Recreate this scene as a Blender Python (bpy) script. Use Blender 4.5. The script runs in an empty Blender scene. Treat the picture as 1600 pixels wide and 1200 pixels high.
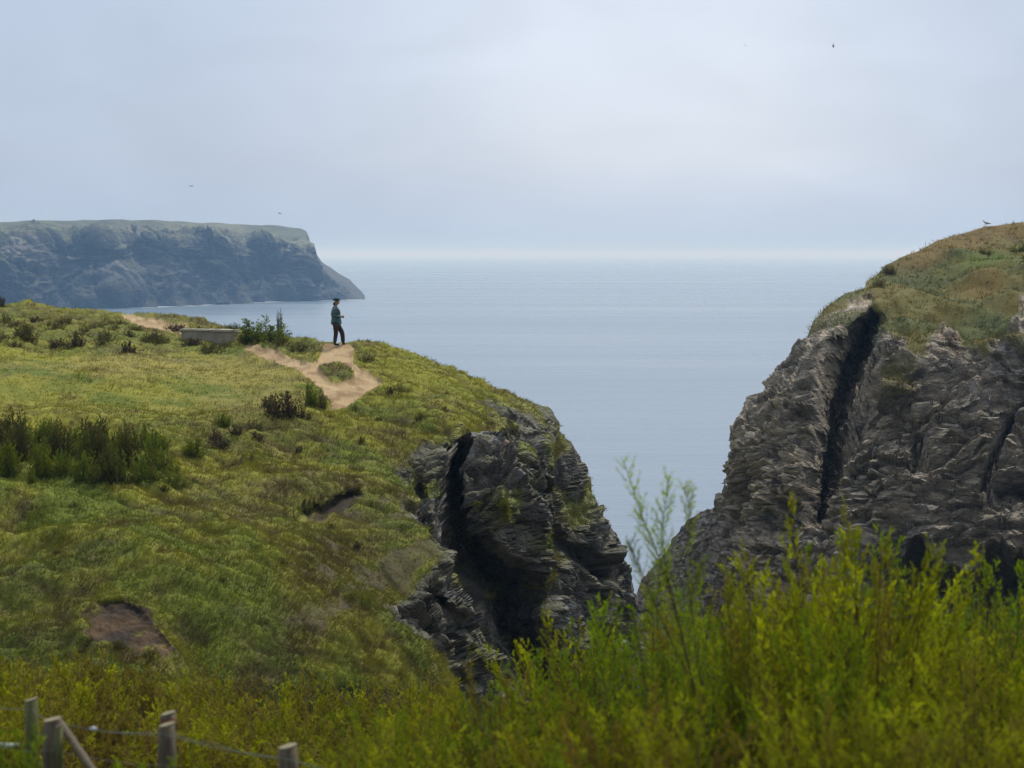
import bpy, math, random
import numpy as np
from mathutils import Vector, Matrix

# ------------------------------------------------------------------ camera
F, CX, CY, HZ = 3200.0, 800.0, 600.0, 398.0      # focal length / centre / horizon, in photograph pixels
ZC = 38.0                                        # eye height above the sea
PITCH = math.atan((CY - HZ) / F)
scn = bpy.context.scene
COL = scn.collection
cam = bpy.data.cameras.new('camera')
cam.sensor_width = 36.0
cam.lens = F / 1600.0 * 36.0
cam.clip_start = 0.1
cam.clip_end = 150000
cam.dof.use_dof = True
cam.dof.focus_distance = 80.0
cam.dof.aperture_fstop = 2.8
camo = bpy.data.objects.new('camera', cam)
COL.objects.link(camo)
camo.location = (0, 0, ZC)
camo.rotation_euler = (math.pi / 2 - PITCH, 0, 0)
scn.camera = camo

# ------------------------------------------------------------------ sky, sun, exposure
SUN_EL, SUN_AZ = math.radians(54), math.radians(30)   # azimuth clockwise from +Y: ahead and right
world = bpy.data.worlds.new('World')
scn.world = world
world.use_nodes = True
nt = world.node_tree
nt.nodes.clear()
N = nt.nodes.new
L = nt.links.new
w_out = N('ShaderNodeOutputWorld')
w_bg = N('ShaderNodeBackground')
w_sky = N('ShaderNodeTexSky')
w_sky.sky_type = 'NISHITA'
w_sky.sun_disc = False
w_sky.sun_elevation = SUN_EL
w_sky.sun_rotation = SUN_AZ
w_sky.air_density = 1.0
w_sky.dust_density = 2.0
w_tc = N('ShaderNodeTexCoord')
# cloud deck: brightness from direction (overcast: brighter overhead and towards the veiled sun) and soft noise
sundir = (math.sin(SUN_AZ) * math.cos(SUN_EL), math.cos(SUN_AZ) * math.cos(SUN_EL), math.sin(SUN_EL))


def wmath(op, a, b=None):
    m = N('ShaderNodeMath')
    m.operation = op
    for i, v in enumerate((a, b)):
        if v is None:
            continue
        if isinstance(v, (int, float)):
            m.inputs[i].default_value = v
        else:
            L(v, m.inputs[i])
    return m.outputs[0]


w_sep = N('ShaderNodeSeparateXYZ')
L(w_tc.outputs['Generated'], w_sep.inputs[0])
w_up = wmath('MAXIMUM', w_sep.outputs['Z'], 0.0)
# a thin place in the cloud, low in the sky to the right of straight ahead
gx, gz = (1010 - CX) / F, (HZ - 175) / F
gv = Vector((gx, 1.0, gz)).normalized()
w_dot = N('ShaderNodeVectorMath')
w_dot.operation = 'DOT_PRODUCT'
w_dot.inputs[1].default_value = gv
w_map = N('ShaderNodeMapping')
w_map.inputs['Scale'].default_value = (9.0, 9.0, 24.0)
w_map.inputs['Rotation'].default_value = (0, math.radians(-35), 0)
L(w_tc.outputs['Generated'], w_map.inputs[0])
w_n1 = N('ShaderNodeTexNoise')
w_n1.inputs['Scale'].default_value = 1.0
w_n1.inputs['Detail'].default_value = 3.0
w_n1.inputs['Roughness'].default_value = 0.45
w_n1.inputs['Distortion'].default_value = 0.6
L(w_map.outputs[0], w_n1.inputs['Vector'])
w_n2 = N('ShaderNodeTexNoise')
w_n2.inputs['Scale'].default_value = 14.0
w_n2.inputs['Detail'].default_value = 2.0
L(w_tc.outputs['Generated'], w_n2.inputs['Vector'])
w_wob = N('ShaderNodeVectorMath')
w_wob.operation = 'MULTIPLY_ADD'
L(w_n2.outputs['Color'], w_wob.inputs[0])
w_wob.inputs[1].default_value = (0.06, 0.0, 0.06)
w_off = N('ShaderNodeVectorMath')
w_off.operation = 'SUBTRACT'
L(w_tc.outputs['Generated'], w_off.inputs[0])
w_off.inputs[1].default_value = (0.03, 0, 0.03)
L(w_off.outputs[0], w_wob.inputs[2])
L(w_wob.outputs[0], w_dot.inputs[0])
w_ang = wmath('ARCCOSINE', wmath('MINIMUM', w_dot.outputs['Value'], 0.999999))
w_glow = wmath('POWER', 2.718, wmath('MULTIPLY', wmath('POWER', wmath('DIVIDE', w_ang, 0.15), 2.0), -1.0))
w_b = wmath('ADD', wmath('ADD', 0.89, wmath('MULTIPLY', w_up, 1.1)), wmath('MULTIPLY', w_glow, 0.20))
w_b = wmath('MULTIPLY', w_b, wmath('ADD', 0.88, wmath('MULTIPLY', w_n1.outputs['Fac'], 0.24)))
# unseen sky behind the camera dimmed, added to cut fill light and deepen contrast
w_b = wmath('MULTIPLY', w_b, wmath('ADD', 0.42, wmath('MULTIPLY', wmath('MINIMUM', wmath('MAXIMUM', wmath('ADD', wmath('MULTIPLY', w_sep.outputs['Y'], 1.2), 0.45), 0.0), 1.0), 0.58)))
w_tint = N('ShaderNodeMix')
w_tint.data_type = 'RGBA'
w_tint.inputs[6].default_value = (0.500, 0.598, 0.772, 1)      # grey-blue deck
w_tint.inputs[7].default_value = (0.63, 0.69, 0.80, 1)      # whiter where it thins
L(wmath('MINIMUM', wmath('ADD', w_glow, wmath('MULTIPLY', w_up, 1.2)), 1.0), w_tint.inputs[0])
w_hz = N('ShaderNodeMix')
w_hz.data_type = 'RGBA'
L(wmath('MULTIPLY', wmath('SUBTRACT', 1.0, wmath('MINIMUM', wmath('MULTIPLY', w_up, 22.0), 1.0)), 0.9), w_hz.inputs[0])
L(w_tint.outputs[2], w_hz.inputs[6])
w_hz.inputs[7].default_value = (0.47, 0.60, 0.82, 1)
w_cloud = N('ShaderNodeVectorMath')
w_cloud.operation = 'SCALE'
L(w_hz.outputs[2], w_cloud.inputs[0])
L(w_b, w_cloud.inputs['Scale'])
w_skys = N('ShaderNodeVectorMath')
w_skys.operation = 'SCALE'
L(w_sky.outputs[0], w_skys.inputs[0])
w_skys.inputs['Scale'].default_value = 0.10
w_mix = N('ShaderNodeMix')
w_mix.data_type = 'RGBA'
w_mix.inputs[0].default_value = 0.90
L(w_skys.outputs[0], w_mix.inputs[6])
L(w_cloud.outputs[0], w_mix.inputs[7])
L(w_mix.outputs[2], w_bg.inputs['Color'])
w_bg.inputs['Strength'].default_value = 1.0
L(w_bg.outputs[0], w_out.inputs[0])

sun = bpy.data.lights.new('sun', 'SUN')
sun.energy = 2.6
sun.angle = math.radians(10)
sun.color = (1.0, 0.93, 0.80)
suno = bpy.data.objects.new('sun', sun)
COL.objects.link(suno)
suno.rotation_euler = Vector(sundir).to_track_quat('Z', 'Y').to_euler()

scn.view_settings.view_transform = 'Standard'
scn.view_settings.look = 'None'
scn.view_settings.gamma = 1.0
scn.view_settings.exposure = 0.0
scn.cycles.use_denoising = True
scn.cycles.max_bounces = 6
scn.cycles.diffuse_bounces = 3
scn.cycles.transmission_bounces = 3
scn.cycles.volume_bounces = 1

# ------------------------------------------------------------------ helpers
rng = np.random.default_rng(7)
random.seed(7)
EYE = np.array([0, 0, ZC])
_ct, _st = math.cos(PITCH), math.sin(PITCH)


def P(px, py, d):
    """point seen at photograph pixel (px,py) at ground distance d along +Y"""
    px = np.asarray(px, float); py = np.asarray(py, float); d = np.asarray(d, float)
    xc = (px - CX) / F
    yc = (CY - py) / F
    dy = _ct + yc * _st
    dz = -_st + yc * _ct
    return np.stack([xc / dy * d, d + 0 * xc, ZC + dz / dy * d], -1)


def h01(ix, iy, iz, s=0):
    h = (ix.astype(np.int64) * 374761393 + iy.astype(np.int64) * 668265263 + iz.astype(np.int64) * 2147483647 + s * 974634777)
    h = (h ^ (h >> 13)) * 1274126177
    h = h & 0x7fffffff
    h = (h ^ (h >> 16)) * 2246822519
    h = h & 0x7fffffff
    return ((h ^ (h >> 11)) & 0xffffff) / float(0xffffff)


def vnoise(p, s=0):
    """value noise in [-1,1], p (...,3)"""
    f = np.floor(p)
    i = f.astype(np.int64)
    u = p - f
    u = u * u * u * (u * (u * 6 - 15) + 10)
    r = 0
    for dx in (0, 1):
        wx = u[..., 0] if dx else 1 - u[..., 0]
        for dy in (0, 1):
            wy = u[..., 1] if dy else 1 - u[..., 1]
            for dz in (0, 1):
                wz = u[..., 2] if dz else 1 - u[..., 2]
                r = r + wx * wy * wz * h01(i[..., 0] + dx, i[..., 1] + dy, i[..., 2] + dz, s)
    return r * 2 - 1


def fbm(p, oct=4, s=0, gain=0.5, ridged=False):
    a, r, n = 1.0, 0, 0
    q = np.array(p, float)
    for k in range(oct):
        v = vnoise(q, s + k * 17)
        if ridged:
            v = 1 - 2 * np.abs(v)
        r = r + a * v
        n += a
        a *= gain
        q = q * 2.03 + 11.7
    return r / n


def cells(p, s=0, jitter=0.9):
    """voronoi: returns (f1, f2, random value of the cell)"""
    f = np.floor(p).astype(np.int64)
    b1 = np.full(p.shape[:-1], 9.0); b2 = b1.copy(); rv = np.zeros_like(b1); cc = np.zeros(p.shape)
    for dx in (-1, 0, 1):
        for dy in (-1, 0, 1):
            for dz in (-1, 0, 1):
                c = f + np.array([dx, dy, dz])
                o = np.stack([h01(c[..., 0], c[..., 1], c[..., 2], s + k) for k in (1, 2, 3)], -1) * jitter
                d = np.sqrt((((c + o) - p) ** 2).sum(-1))
                m = d < b1
                b2 = np.where(m, b1, np.minimum(b2, d))
                rv = np.where(m, h01(c[..., 0], c[..., 1], c[..., 2], s + 9), rv)
                cc = np.where(m[..., None], c + o, cc)
                b1 = np.minimum(b1, d)
    return b1, b2, rv, cc


def facets(p, s=0, tilt=1.0, jitter=0.9):
    """broken blocks: every cell is a flat face with its own offset and tilt"""
    b1, b2, rv, cc = cells(p, s, jitter)
    k = np.round(cc * 64).astype(np.int64)
    t = np.stack([h01(k[..., 0], k[..., 1], k[..., 2], s + 20 + j) - 0.5 for j in range(3)], -1)
    return (rv - 0.5) + ((p - cc) * t).sum(-1) * 2 * tilt, b2 - b1, rv


def sstep(a, b, x):
    t = np.clip((x - a) / (b - a), 0, 1)
    return t * t * (3 - 2 * t)


def poly_sd(x, y, poly):
    """signed distance to polygon, + inside"""
    pts = np.array(poly, float)
    n = len(pts)
    d2 = np.full(x.shape, 1e18)
    ins = np.zeros(x.shape, bool)
    for i in range(n):
        ax, ay = pts[i]; bx, by = pts[(i + 1) % n]
        ex, ey = bx - ax, by - ay
        t = np.clip(((x - ax) * ex + (y - ay) * ey) / (ex * ex + ey * ey + 1e-9), 0, 1)
        d2 = np.minimum(d2, (x - ax - t * ex) ** 2 + (y - ay - t * ey) ** 2)
        c = ((ay > y) != (by > y)) & (x < ex * (y - ay) / (ey if abs(ey) > 1e-9 else 1e-9) + ax)
        ins ^= c
    d = np.sqrt(d2)
    return np.where(ins, d, -d)


def line_d(x, y, line):
    pts = np.array(line, float)
    d2 = np.full(x.shape, 1e18)
    w = np.zeros(x.shape)
    for i in range(len(pts) - 1):
        ax, ay = pts[i][:2]; bx, by = pts[i + 1][:2]
        ex, ey = bx - ax, by - ay
        t = np.clip(((x - ax) * ex + (y - ay) * ey) / (ex * ex + ey * ey), 0, 1)
        q = (x - ax - t * ex) ** 2 + (y - ay - t * ey) ** 2
        m = q < d2
        d2 = np.minimum(d2, q)
        w = np.where(m, pts[i][2] * (1 - t) + pts[i + 1][2] * t, w)
    return np.sqrt(d2), w


def tps(ctrl):
    c = np.array(ctrl, float)
    xy = c[:, :2] / 500.0
    v = c[:, 2]

    def U(r2):
        return 0.5 * r2 * np.log(r2 + 1e-12)
    K = U(((xy[:, None] - xy[None]) ** 2).sum(-1)) + np.eye(len(c)) * 1e-3
    Pm = np.c_[np.ones(len(c)), xy]
    A = np.zeros((len(c) + 3,) * 2)
    A[:len(c), :len(c)] = K; A[:len(c), len(c):] = Pm; A[len(c):, :len(c)] = Pm.T
    sol = np.linalg.solve(A, np.r_[v, 0, 0, 0])

    def f(x, y):
        q = np.stack([x, y], -1) / 500.0
        r = sol[-3] + sol[-2] * q[..., 0] + sol[-1] * q[..., 1]
        for k in range(len(c)):
            r = r + sol[k] * U(((q - xy[k]) ** 2).sum(-1))
        return r
    return f


# ---- materials
def mat(name):
    m = bpy.data.materials.new(name)
    m.use_nodes = True
    t = m.node_tree
    t.nodes.clear()
    o = t.nodes.new('ShaderNodeOutputMaterial')
    b = t.nodes.new('ShaderNodeBsdfPrincipled')
    t.links.new(b.outputs[0], o.inputs[0])
    return m, t, b, o


def nd(t, kind, **kw):
    n = t.nodes.new('ShaderNode' + kind)
    for k, v in kw.items():
        if k in n.inputs.keys():
            if isinstance(v, bpy.types.NodeSocket):
                t.links.new(v, n.inputs[k])
            else:
                n.inputs[k].default_value = v
        else:
            setattr(n, k, v)
    return n


def mth(t, op, a, b=0.0, c=0.0):
    n = t.nodes.new('ShaderNodeMath')
    n.operation = op
    for i, v in enumerate((a, b, c)):
        if isinstance(v, (int, float)):
            n.inputs[i].default_value = v
        else:
            t.links.new(v, n.inputs[i])
    return n.outputs[0]


def mixc(t, f, a, b, mode='MIX'):
    n = t.nodes.new('ShaderNodeMix')
    n.data_type = 'RGBA'
    n.blend_type = mode
    for i, v in ((0, f), (6, a), (7, b)):
        if isinstance(v, bpy.types.NodeSocket):
            t.links.new(v, n.inputs[i])
        elif i == 0:
            n.inputs[0].default_value = v
        else:
            n.inputs[i].default_value = (*v, 1)
    return n.outputs[2]


def simple(name, col, rough=0.8, var=0.35, scale=20.0, col2=None, bump=0.0, stretch=(1, 1, 1), spec=0.3):
    m, t, b, o = mat(name)
    tc = nd(t, 'TexCoord')
    mp = nd(t, 'Mapping', Vector=tc.outputs['Object'], Scale=stretch)
    n = nd(t, 'TexNoise', Vector=mp.outputs[0], Scale=scale, Detail=5.0, Roughness=0.65)
    c2 = col2 or tuple(c * (1 - var) for c in col)
    r = nd(t, 'ValToRGB', Fac=n.outputs['Fac'])
    r.color_ramp.elements[0].position = 0.35
    r.color_ramp.elements[1].position = 0.65
    r.color_ramp.elements[0].color = (*c2, 1)
    r.color_ramp.elements[1].color = (*col, 1)
    t.links.new(r.outputs[0], b.inputs['Base Color'])
    b.inputs['Roughness'].default_value = rough
    b.inputs['Specular IOR Level'].default_value = spec
    if bump:
        bp = nd(t, 'Bump', Height=n.outputs['Fac'], Strength=bump, Distance=0.02)
        t.links.new(bp.outputs[0], b.inputs['Normal'])
    return m


def vcol_mat(name, rough=0.85, trans=0.0, bump=0.0, bscale=3.0, fine=0.25, fscale=6.0, spec=0.2, bdist=0.1, stretch=(1, 1, 1)):
    """albedo from the colour attribute 'Col' broken up by fine noise"""
    m, t, b, o = mat(name)
    a = nd(t, 'Attribute', attribute_name='Col')
    tc = nd(t, 'TexCoord')
    mp = nd(t, 'Mapping', Vector=tc.outputs['Object'], Scale=stretch)
    n = nd(t, 'TexNoise', Vector=mp.outputs[0], Scale=fscale, Detail=6.0, Roughness=0.7)
    k = mth(t, 'MULTIPLY_ADD', n.outputs['Fac'], fine * 4, 1 - fine * 2)
    v = t.nodes.new('ShaderNodeVectorMath'); v.operation = 'SCALE'
    t.links.new(a.outputs['Color'], v.inputs[0]); t.links.new(k, v.inputs['Scale'])
    t.links.new(v.outputs[0], b.inputs['Base Color'])
    b.inputs['Roughness'].default_value = rough
    b.inputs['Specular IOR Level'].default_value = spec
    if trans: b.inputs['Specular IOR Level'].default_value = 0.08
    if bump:
        n2 = nd(t, 'TexNoise', Vector=mp.outputs[0], Scale=bscale, Detail=8.0, Roughness=0.7)
        bp = nd(t, 'Bump', Height=n2.outputs['Fac'], Strength=bump, Distance=bdist)
        t.links.new(bp.outputs[0], b.inputs['Normal'])
    if trans:
        tr = nd(t, 'BsdfTranslucent')
        t.links.new(v.outputs[0], tr.inputs['Color'])
        mx = nd(t, 'MixShader', Fac=trans)
        t.links.new(b.outputs[0], mx.inputs[1]); t.links.new(tr.outputs[0], mx.inputs[2])
        t.links.new(mx.outputs[0], o.inputs[0])
    return m


def rock_mat(name, scale=1.0, lichen=0.5, zs=1.5, rub=1.0):
    """bedded schist: vertex colour broken by thin strata, pale lichen and rust, fine bump"""
    m, t, b, o = mat(name)
    a = nd(t, 'Attribute', attribute_name='Col')
    rk = nd(t, 'Attribute', attribute_name='rock')
    tc = nd(t, 'TexCoord')
    mp = nd(t, 'Mapping', Vector=tc.outputs['Object'], Scale=(0.75 * scale, 0.75 * scale, 0.75 * zs * scale), Rotation=(0.12, 0.16, 0))
    n1 = nd(t, 'TexNoise', Vector=mp.outputs[0], Scale=1.6, Detail=9.0, Roughness=0.72, Distortion=0.4)
    n2 = nd(t, 'TexNoise', Vector=mp.outputs[0], Scale=6.0, Detail=6.0, Roughness=0.75)
    nw = nd(t, 'TexNoise', Vector=mp.outputs[0], Scale=2.5, Detail=3.0)
    wv = nd(t, 'VectorMath', operation='MULTIPLY_ADD'); t.links.new(nw.outputs['Color'], wv.inputs[0]); wv.inputs[1].default_value = (0.35, 0.35, 0.35); t.links.new(mp.outputs[0], wv.inputs[2])
    vo = nd(t, 'TexVoronoi', Vector=wv.outputs[0], Scale=3.2 * rub); vo.feature = 'F1'
    ve = nd(t, 'TexVoronoi', Vector=wv.outputs[0], Scale=3.2 * rub); ve.feature = 'DISTANCE_TO_EDGE'
    vs = nd(t, 'SeparateColor', Color=vo.outputs['Color'])
    k = mth(t, 'MULTIPLY_ADD', n1.outputs['Fac'], 2.4, -0.45)
    k = mth(t, 'ADD', k, mth(t, 'MULTIPLY', vs.outputs[0], 0.55))
    k = mth(t, 'MAXIMUM', k, 0.15)
    v = t.nodes.new('ShaderNodeVectorMath'); v.operation = 'SCALE'
    t.links.new(a.outputs['Color'], v.inputs[0]); t.links.new(k, v.inputs['Scale'])
    n3 = nd(t, 'TexNoise', Vector=tc.outputs['Object'], Scale=1.9 * scale, Detail=8.0, Roughness=0.8)
    li = nd(t, 'MapRange', Value=n3.outputs['Fac'])
    li.inputs['From Min'].default_value = 0.60; li.inputs['From Max'].default_value = 0.70
    lf = mth(t, 'MULTIPLY', mth(t, 'MULTIPLY', li.outputs[0], lichen), rk.outputs['Fac'])
    c = mixc(t, lf, v.outputs[0], (0.30, 0.29, 0.26))
    n4 = nd(t, 'TexNoise', Vector=tc.outputs['Object'], Scale=0.5 * scale, Detail=6.0, Roughness=0.75)
    ru = nd(t, 'MapRange', Value=n4.outputs['Fac'])
    ru.inputs['From Min'].default_value = 0.56; ru.inputs['From Max'].default_value = 0.70
    c = mixc(t, mth(t, 'MULTIPLY', mth(t, 'MULTIPLY', ru.outputs[0], 0.6), rk.outputs['Fac']), c, (0.085, 0.070, 0.030))
    t.links.new(c, b.inputs['Base Color'])
    b.inputs['Roughness'].default_value = 0.72
    b.inputs['Specular IOR Level'].default_value = 0.35
    h = mth(t, 'ADD', mth(t, 'MULTIPLY', n1.outputs['Fac'], 1.0), mth(t, 'MULTIPLY', n2.outputs['Fac'], 0.35))
    h = mth(t, 'ADD', h, mth(t, 'MULTIPLY', mth(t, 'ADD', vs.outputs[1], mth(t, 'MINIMUM', mth(t, 'MULTIPLY', ve.outputs['Distance'], 6.0), 1.0)), 0.22))
    bp = nd(t, 'Bump', Height=h, Strength=0.8, Distance=0.28 / scale)
    t.links.new(bp.outputs[0], b.inputs['Normal'])
    return m


# ---- mesh linking
def tag(o, label=None, cat=None, group=None, kind=None):
    if label: o['label'] = label
    if cat: o['category'] = cat
    if group: o['group'] = group
    if kind: o['kind'] = kind
    return o


def mesh_np(name, verts, faces, material, col=None, smooth=True, parent=None, attrs=None, sides=None):
    """faces: (n,3) or (n,4) int array"""
    me = bpy.data.meshes.new(name)
    verts = np.asarray(verts, np.float32); faces = np.asarray(faces, np.int32)
    nv, nf, k = len(verts), len(faces), faces.shape[1]
    me.vertices.add(nv); me.vertices.foreach_set('co', verts.ravel())
    me.loops.add(nf * k); me.loops.foreach_set('vertex_index', faces.ravel())
    me.polygons.add(nf); me.polygons.foreach_set('loop_start', np.arange(0, nf * k, k, dtype=np.int32))
    me.update(calc_edges=True)
    me.polygons.foreach_set('use_smooth', np.full(nf, smooth))
    if col is not None:
        a = me.color_attributes.new('Col', 'FLOAT_COLOR', 'POINT')
        c = np.ones((nv, 4), np.float32); c[:, :3] = np.clip(col, 0, 1)
        a.data.foreach_set('color', c.ravel())
    for kx, vx in (attrs or {}).items():
        a = me.attributes.new(kx, 'FLOAT', 'POINT')
        a.data.foreach_set('value', np.asarray(vx, np.float32).ravel())
    me.materials.append(material)
    me.validate()
    o = bpy.data.objects.new(name, me)
    COL.objects.link(o)
    if parent: o.parent = parent
    return o


def submesh(V, faces, keep):
    f = faces[keep]
    u, inv = np.unique(f, return_inverse=True)
    return u, inv.reshape(f.shape)


def grid_faces(nr, nc):
    i = np.arange(nr * nc).reshape(nr, nc)
    return np.stack([i[:-1, :-1], i[1:, :-1], i[1:, 1:], i[:-1, 1:]], -1).reshape(-1, 4)


def grid_normals(V):
    du = np.gradient(V, axis=1); dv = np.gradient(V, axis=0)
    n = np.cross(dv, du)
    n /= (np.linalg.norm(n, axis=-1, keepdims=True) + 1e-9)
    return n


def relief(pairs, nk, nt_, depth, backs, skirt):
    """ground or cliff surface. pairs: (crest x, crest y, foot x, foot y) in photograph pixels;
    rolls over the crest to a back side and runs down below the foot"""
    pr = np.array(pairs, float)
    s = np.r_[0, np.cumsum(np.hypot(*np.diff(pr[:, :2], axis=0).T) + 0.25 * np.hypot(*np.diff(pr[:, 2:], axis=0).T))]
    k = np.linspace(0, s[-1], nk)
    q = np.stack([np.interp(k, s, pr[:, j]) for j in range(4)], -1)
    S, B = q[:, :2], q[:, 2:]
    D = (B - S); ln = np.linalg.norm(D, axis=1, keepdims=True); Dn = D / (ln + 1e-9)
    t = np.linspace(0, 1, nt_)[:, None, None]
    pix = S[None] + D[None] * t
    d = depth(pix[..., 0], pix[..., 1])
    V = P(pix[..., 0], pix[..., 1], d)
    rows, prow = [], []
    for (m, a, drop) in backs[::-1]:
        px = S + Dn * m
        v = P(px[:, 0], px[:, 1], d[0] + a)
        v[:, 2] = np.maximum(v[:, 2] - drop, -3.0)
        rows.append(v); prow.append(px)
    last = []
    for (a, drop) in skirt:
        v = V[-1].copy()
        v[:, 1] += a
        v[:, 2] = np.maximum(v[:, 2] - drop, -3.0)
        last.append(v)
    V = np.concatenate([np.array(rows), V, np.array(last)], 0)
    pix = np.concatenate([np.array(prow), pix, np.repeat(pix[-1:], len(last), 0)], 0)
    return V, pix, len(rows), len(last)


def blades(pos, nrm, length, width, col, k=5, lean=0.6, spread=0.05, wind=(0.25, 0, 0), seed=0, up=0.5):
    """grass tufts: k curved-over triangles each"""
    r = np.random.default_rng(seed)
    n = len(pos)
    p = np.repeat(pos, k, 0) + r.normal(0, 1, (n * k, 3)) * spread * np.array([1, 1, 0.2])
    nn = np.repeat(nrm, k, 0)
    ln = np.repeat(length, k) * r.uniform(0.55, 1.2, n * k)
    wd = np.repeat(width, k) * r.uniform(0.7, 1.3, n * k)
    d = nn * (1 - up) + np.array([0, 0, up]) + r.normal(0, lean, (n * k, 3)) * np.array([1, 1, 0.35]) + np.array(wind)
    d /= np.linalg.norm(d, axis=1, keepdims=True)
    side = np.cross(d, r.normal(0, 1, (n * k, 3)))
    side /= np.linalg.norm(side, axis=1, keepdims=True) + 1e-9
    V = np.empty((n * k, 3, 3))
    p = p - nn * 0.03
    V[:, 0] = p - side * wd[:, None]
    V[:, 1] = p + side * wd[:, None]
    V[:, 2] = p + d * ln[:, None]
    c = np.repeat(col, k, 0) * r.uniform(0.86, 1.16, (n * k, 1))
    C = np.repeat(c, 3, 0)
    return V.reshape(-1, 3), np.arange(n * k * 3).reshape(-1, 3), C


def tubes(paths, radii, sides=4):
    """paths: list of (m,3) arrays; radii: list of (m,)"""
    VV, FF, base = [], [], 0
    for pth, rad in zip(paths, radii):
        pth = np.asarray(pth, float); m = len(pth)
        T = np.gradient(pth, axis=0); T /= np.linalg.norm(T, axis=1, keepdims=True) + 1e-9
        ref = np.array([0.31, 0.95, 0.05]) if abs(T[0] @ np.array([0.31, 0.95, 0.05])) < 0.9 else np.array([1.0, 0, 0])
        A = np.cross(T, ref); A /= np.linalg.norm(A, axis=1, keepdims=True) + 1e-9
        B = np.cross(T, A)
        th = np.arange(sides) / sides * 2 * np.pi
        ring = pth[:, None] + (A[:, None] * np.cos(th)[None, :, None] + B[:, None] * np.sin(th)[None, :, None]) * np.asarray(rad)[:, None, None]
        VV.append(ring.reshape(-1, 3))
        i = np.arange(m * sides).reshape(m, sides) + base
        j = np.roll(i, -1, axis=1)
        FF.append(np.stack([i[:-1], j[:-1], j[1:], i[1:]], -1).reshape(-1, 4))
        base += m * sides
    return np.concatenate(VV), np.concatenate(FF)


def empty(name, loc, rz=0.0, sc=1.0):
    e = bpy.data.objects.new(name, None)
    COL.objects.link(e)
    e.location = loc; e.rotation_euler = (0, 0, rz); e.scale = (sc,) * 3 if not isinstance(sc, tuple) else sc
    e.empty_display_size = 0.2
    return e


def copy_tree(o, parent=None):
    c = o.copy(); COL.objects.link(c)
    if parent: c.parent = parent
    for ch in list(o.children):
        copy_tree(ch, c)
    return c


def bm_obj(name, build, material, parent=None, smooth=True):
    import bmesh
    bm = bmesh.new()
    build(bm)
    bmesh.ops.recalc_face_normals(bm, faces=bm.faces)
    me = bpy.data.meshes.new(name); bm.to_mesh(me); bm.free()
    for p_ in me.polygons: p_.use_smooth = smooth
    me.materials.append(material)
    o = bpy.data.objects.new(name, me); COL.objects.link(o)
    if parent: o.parent = parent
    return o


class Surf:
    """lookup of the built surface by photograph pixel"""
    def __init__(s, V, pix, nrm):
        s.V, s.x, s.n = V.reshape(-1, 3), pix.reshape(-1, 2), nrm.reshape(-1, 3)

    def at(s, px, py):
        i = np.argmin(((s.x - (px, py)) ** 2).sum(1))
        return s.V[i], s.n[i]


# palette (albedo)
C_GREEN = np.array([0.104, 0.126, 0.014]); C_YEL = np.array([0.215, 0.205, 0.026]); C_STRAW = np.array([0.290, 0.235, 0.070])
C_BROWN = np.array([0.080, 0.056, 0.026]); C_DARK = np.array([0.040, 0.056, 0.014]); C_OLIVE = np.array([0.110, 0.098, 0.024])
C_SOIL = np.array([0.43, 0.305, 0.160]); C_ROCK = np.array([0.180, 0.157, 0.122])


def blend(a, b, f):
    f = np.asarray(f)[..., None]
    return a * (1 - f) + b * f


M_turf = vcol_mat('turf_ground', bump=0.8, bscale=5.0, bdist=0.12, fscale=7.0)
M_grass = vcol_mat('grass_blades', trans=0.3, fscale=1.5, fine=0.15, rough=0.7)
M_path = vcol_mat('sandy_path', bump=0.35, bscale=9.0, bdist=0.03, fscale=2.2, fine=0.16)
M_rock = rock_mat('blocky_schist', zs=1.5)
M_rock2 = rock_mat('bedded_schist', zs=2.6, lichen=0.7)
M_rockfar = rock_mat('far_cliff_rock', scale=0.05, lichen=0.15)

# ================================================================== the sea
def sea():
    m, t, b, o = mat('sea_water')
    tc = nd(t, 'TexCoord')
    mp = nd(t, 'Mapping', Vector=tc.outputs['Object'], Scale=(0.35, 1.0, 1.0))
    n1 = nd(t, 'TexNoise', Vector=mp.outputs[0], Scale=0.45, Detail=5.0, Roughness=0.6)
    n2 = nd(t, 'TexNoise', Vector=mp.outputs[0], Scale=0.02, Detail=4.0, Roughness=0.6)
    mp2 = nd(t, 'Mapping', Vector=tc.outputs['Object'], Scale=(0.12, 1.0, 1.0), Rotation=(0, 0, 0.05))
    n3 = nd(t, 'TexNoise', Vector=mp2.outputs[0], Scale=0.006, Detail=5.0, Roughness=0.65)
    h = mth(t, 'ADD', mth(t, 'MULTIPLY', n1.outputs['Fac'], 0.5), mth(t, 'MULTIPLY', n2.outputs['Fac'], 3.0))
    bp = nd(t, 'Bump', Height=h, Strength=0.6, Distance=0.9)
    t.links.new(bp.outputs[0], b.inputs['Normal'])
    t.links.new(mixc(t, n3.outputs['Fac'], (0.13, 0.185, 0.235), (0.19, 0.25, 0.305)), b.inputs['Base Color'])
    r = mth(t, 'MULTIPLY_ADD', n3.outputs['Fac'], 0.35, 0.10)
    t.links.new(r, b.inputs['Roughness'])
    b.inputs['IOR'].default_value = 1.33
    xs = np.r_[-60000, np.linspace(-3000, 3000, 30), 60000]
    ys = np.r_[-300, np.linspace(100, 3000, 30), 6000, 12000, 40000, 100000]
    X, Y = np.meshgrid(xs, ys)
    V = np.stack([X, Y, X * 0], -1)
    o = mesh_np('sea', V.reshape(-1, 3), grid_faces(len(ys), len(xs))[:, ::-1], m)
    tag(o, 'calm grey-blue sea reaching to the horizon', 'sea', kind='structure')


sea()

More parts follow.
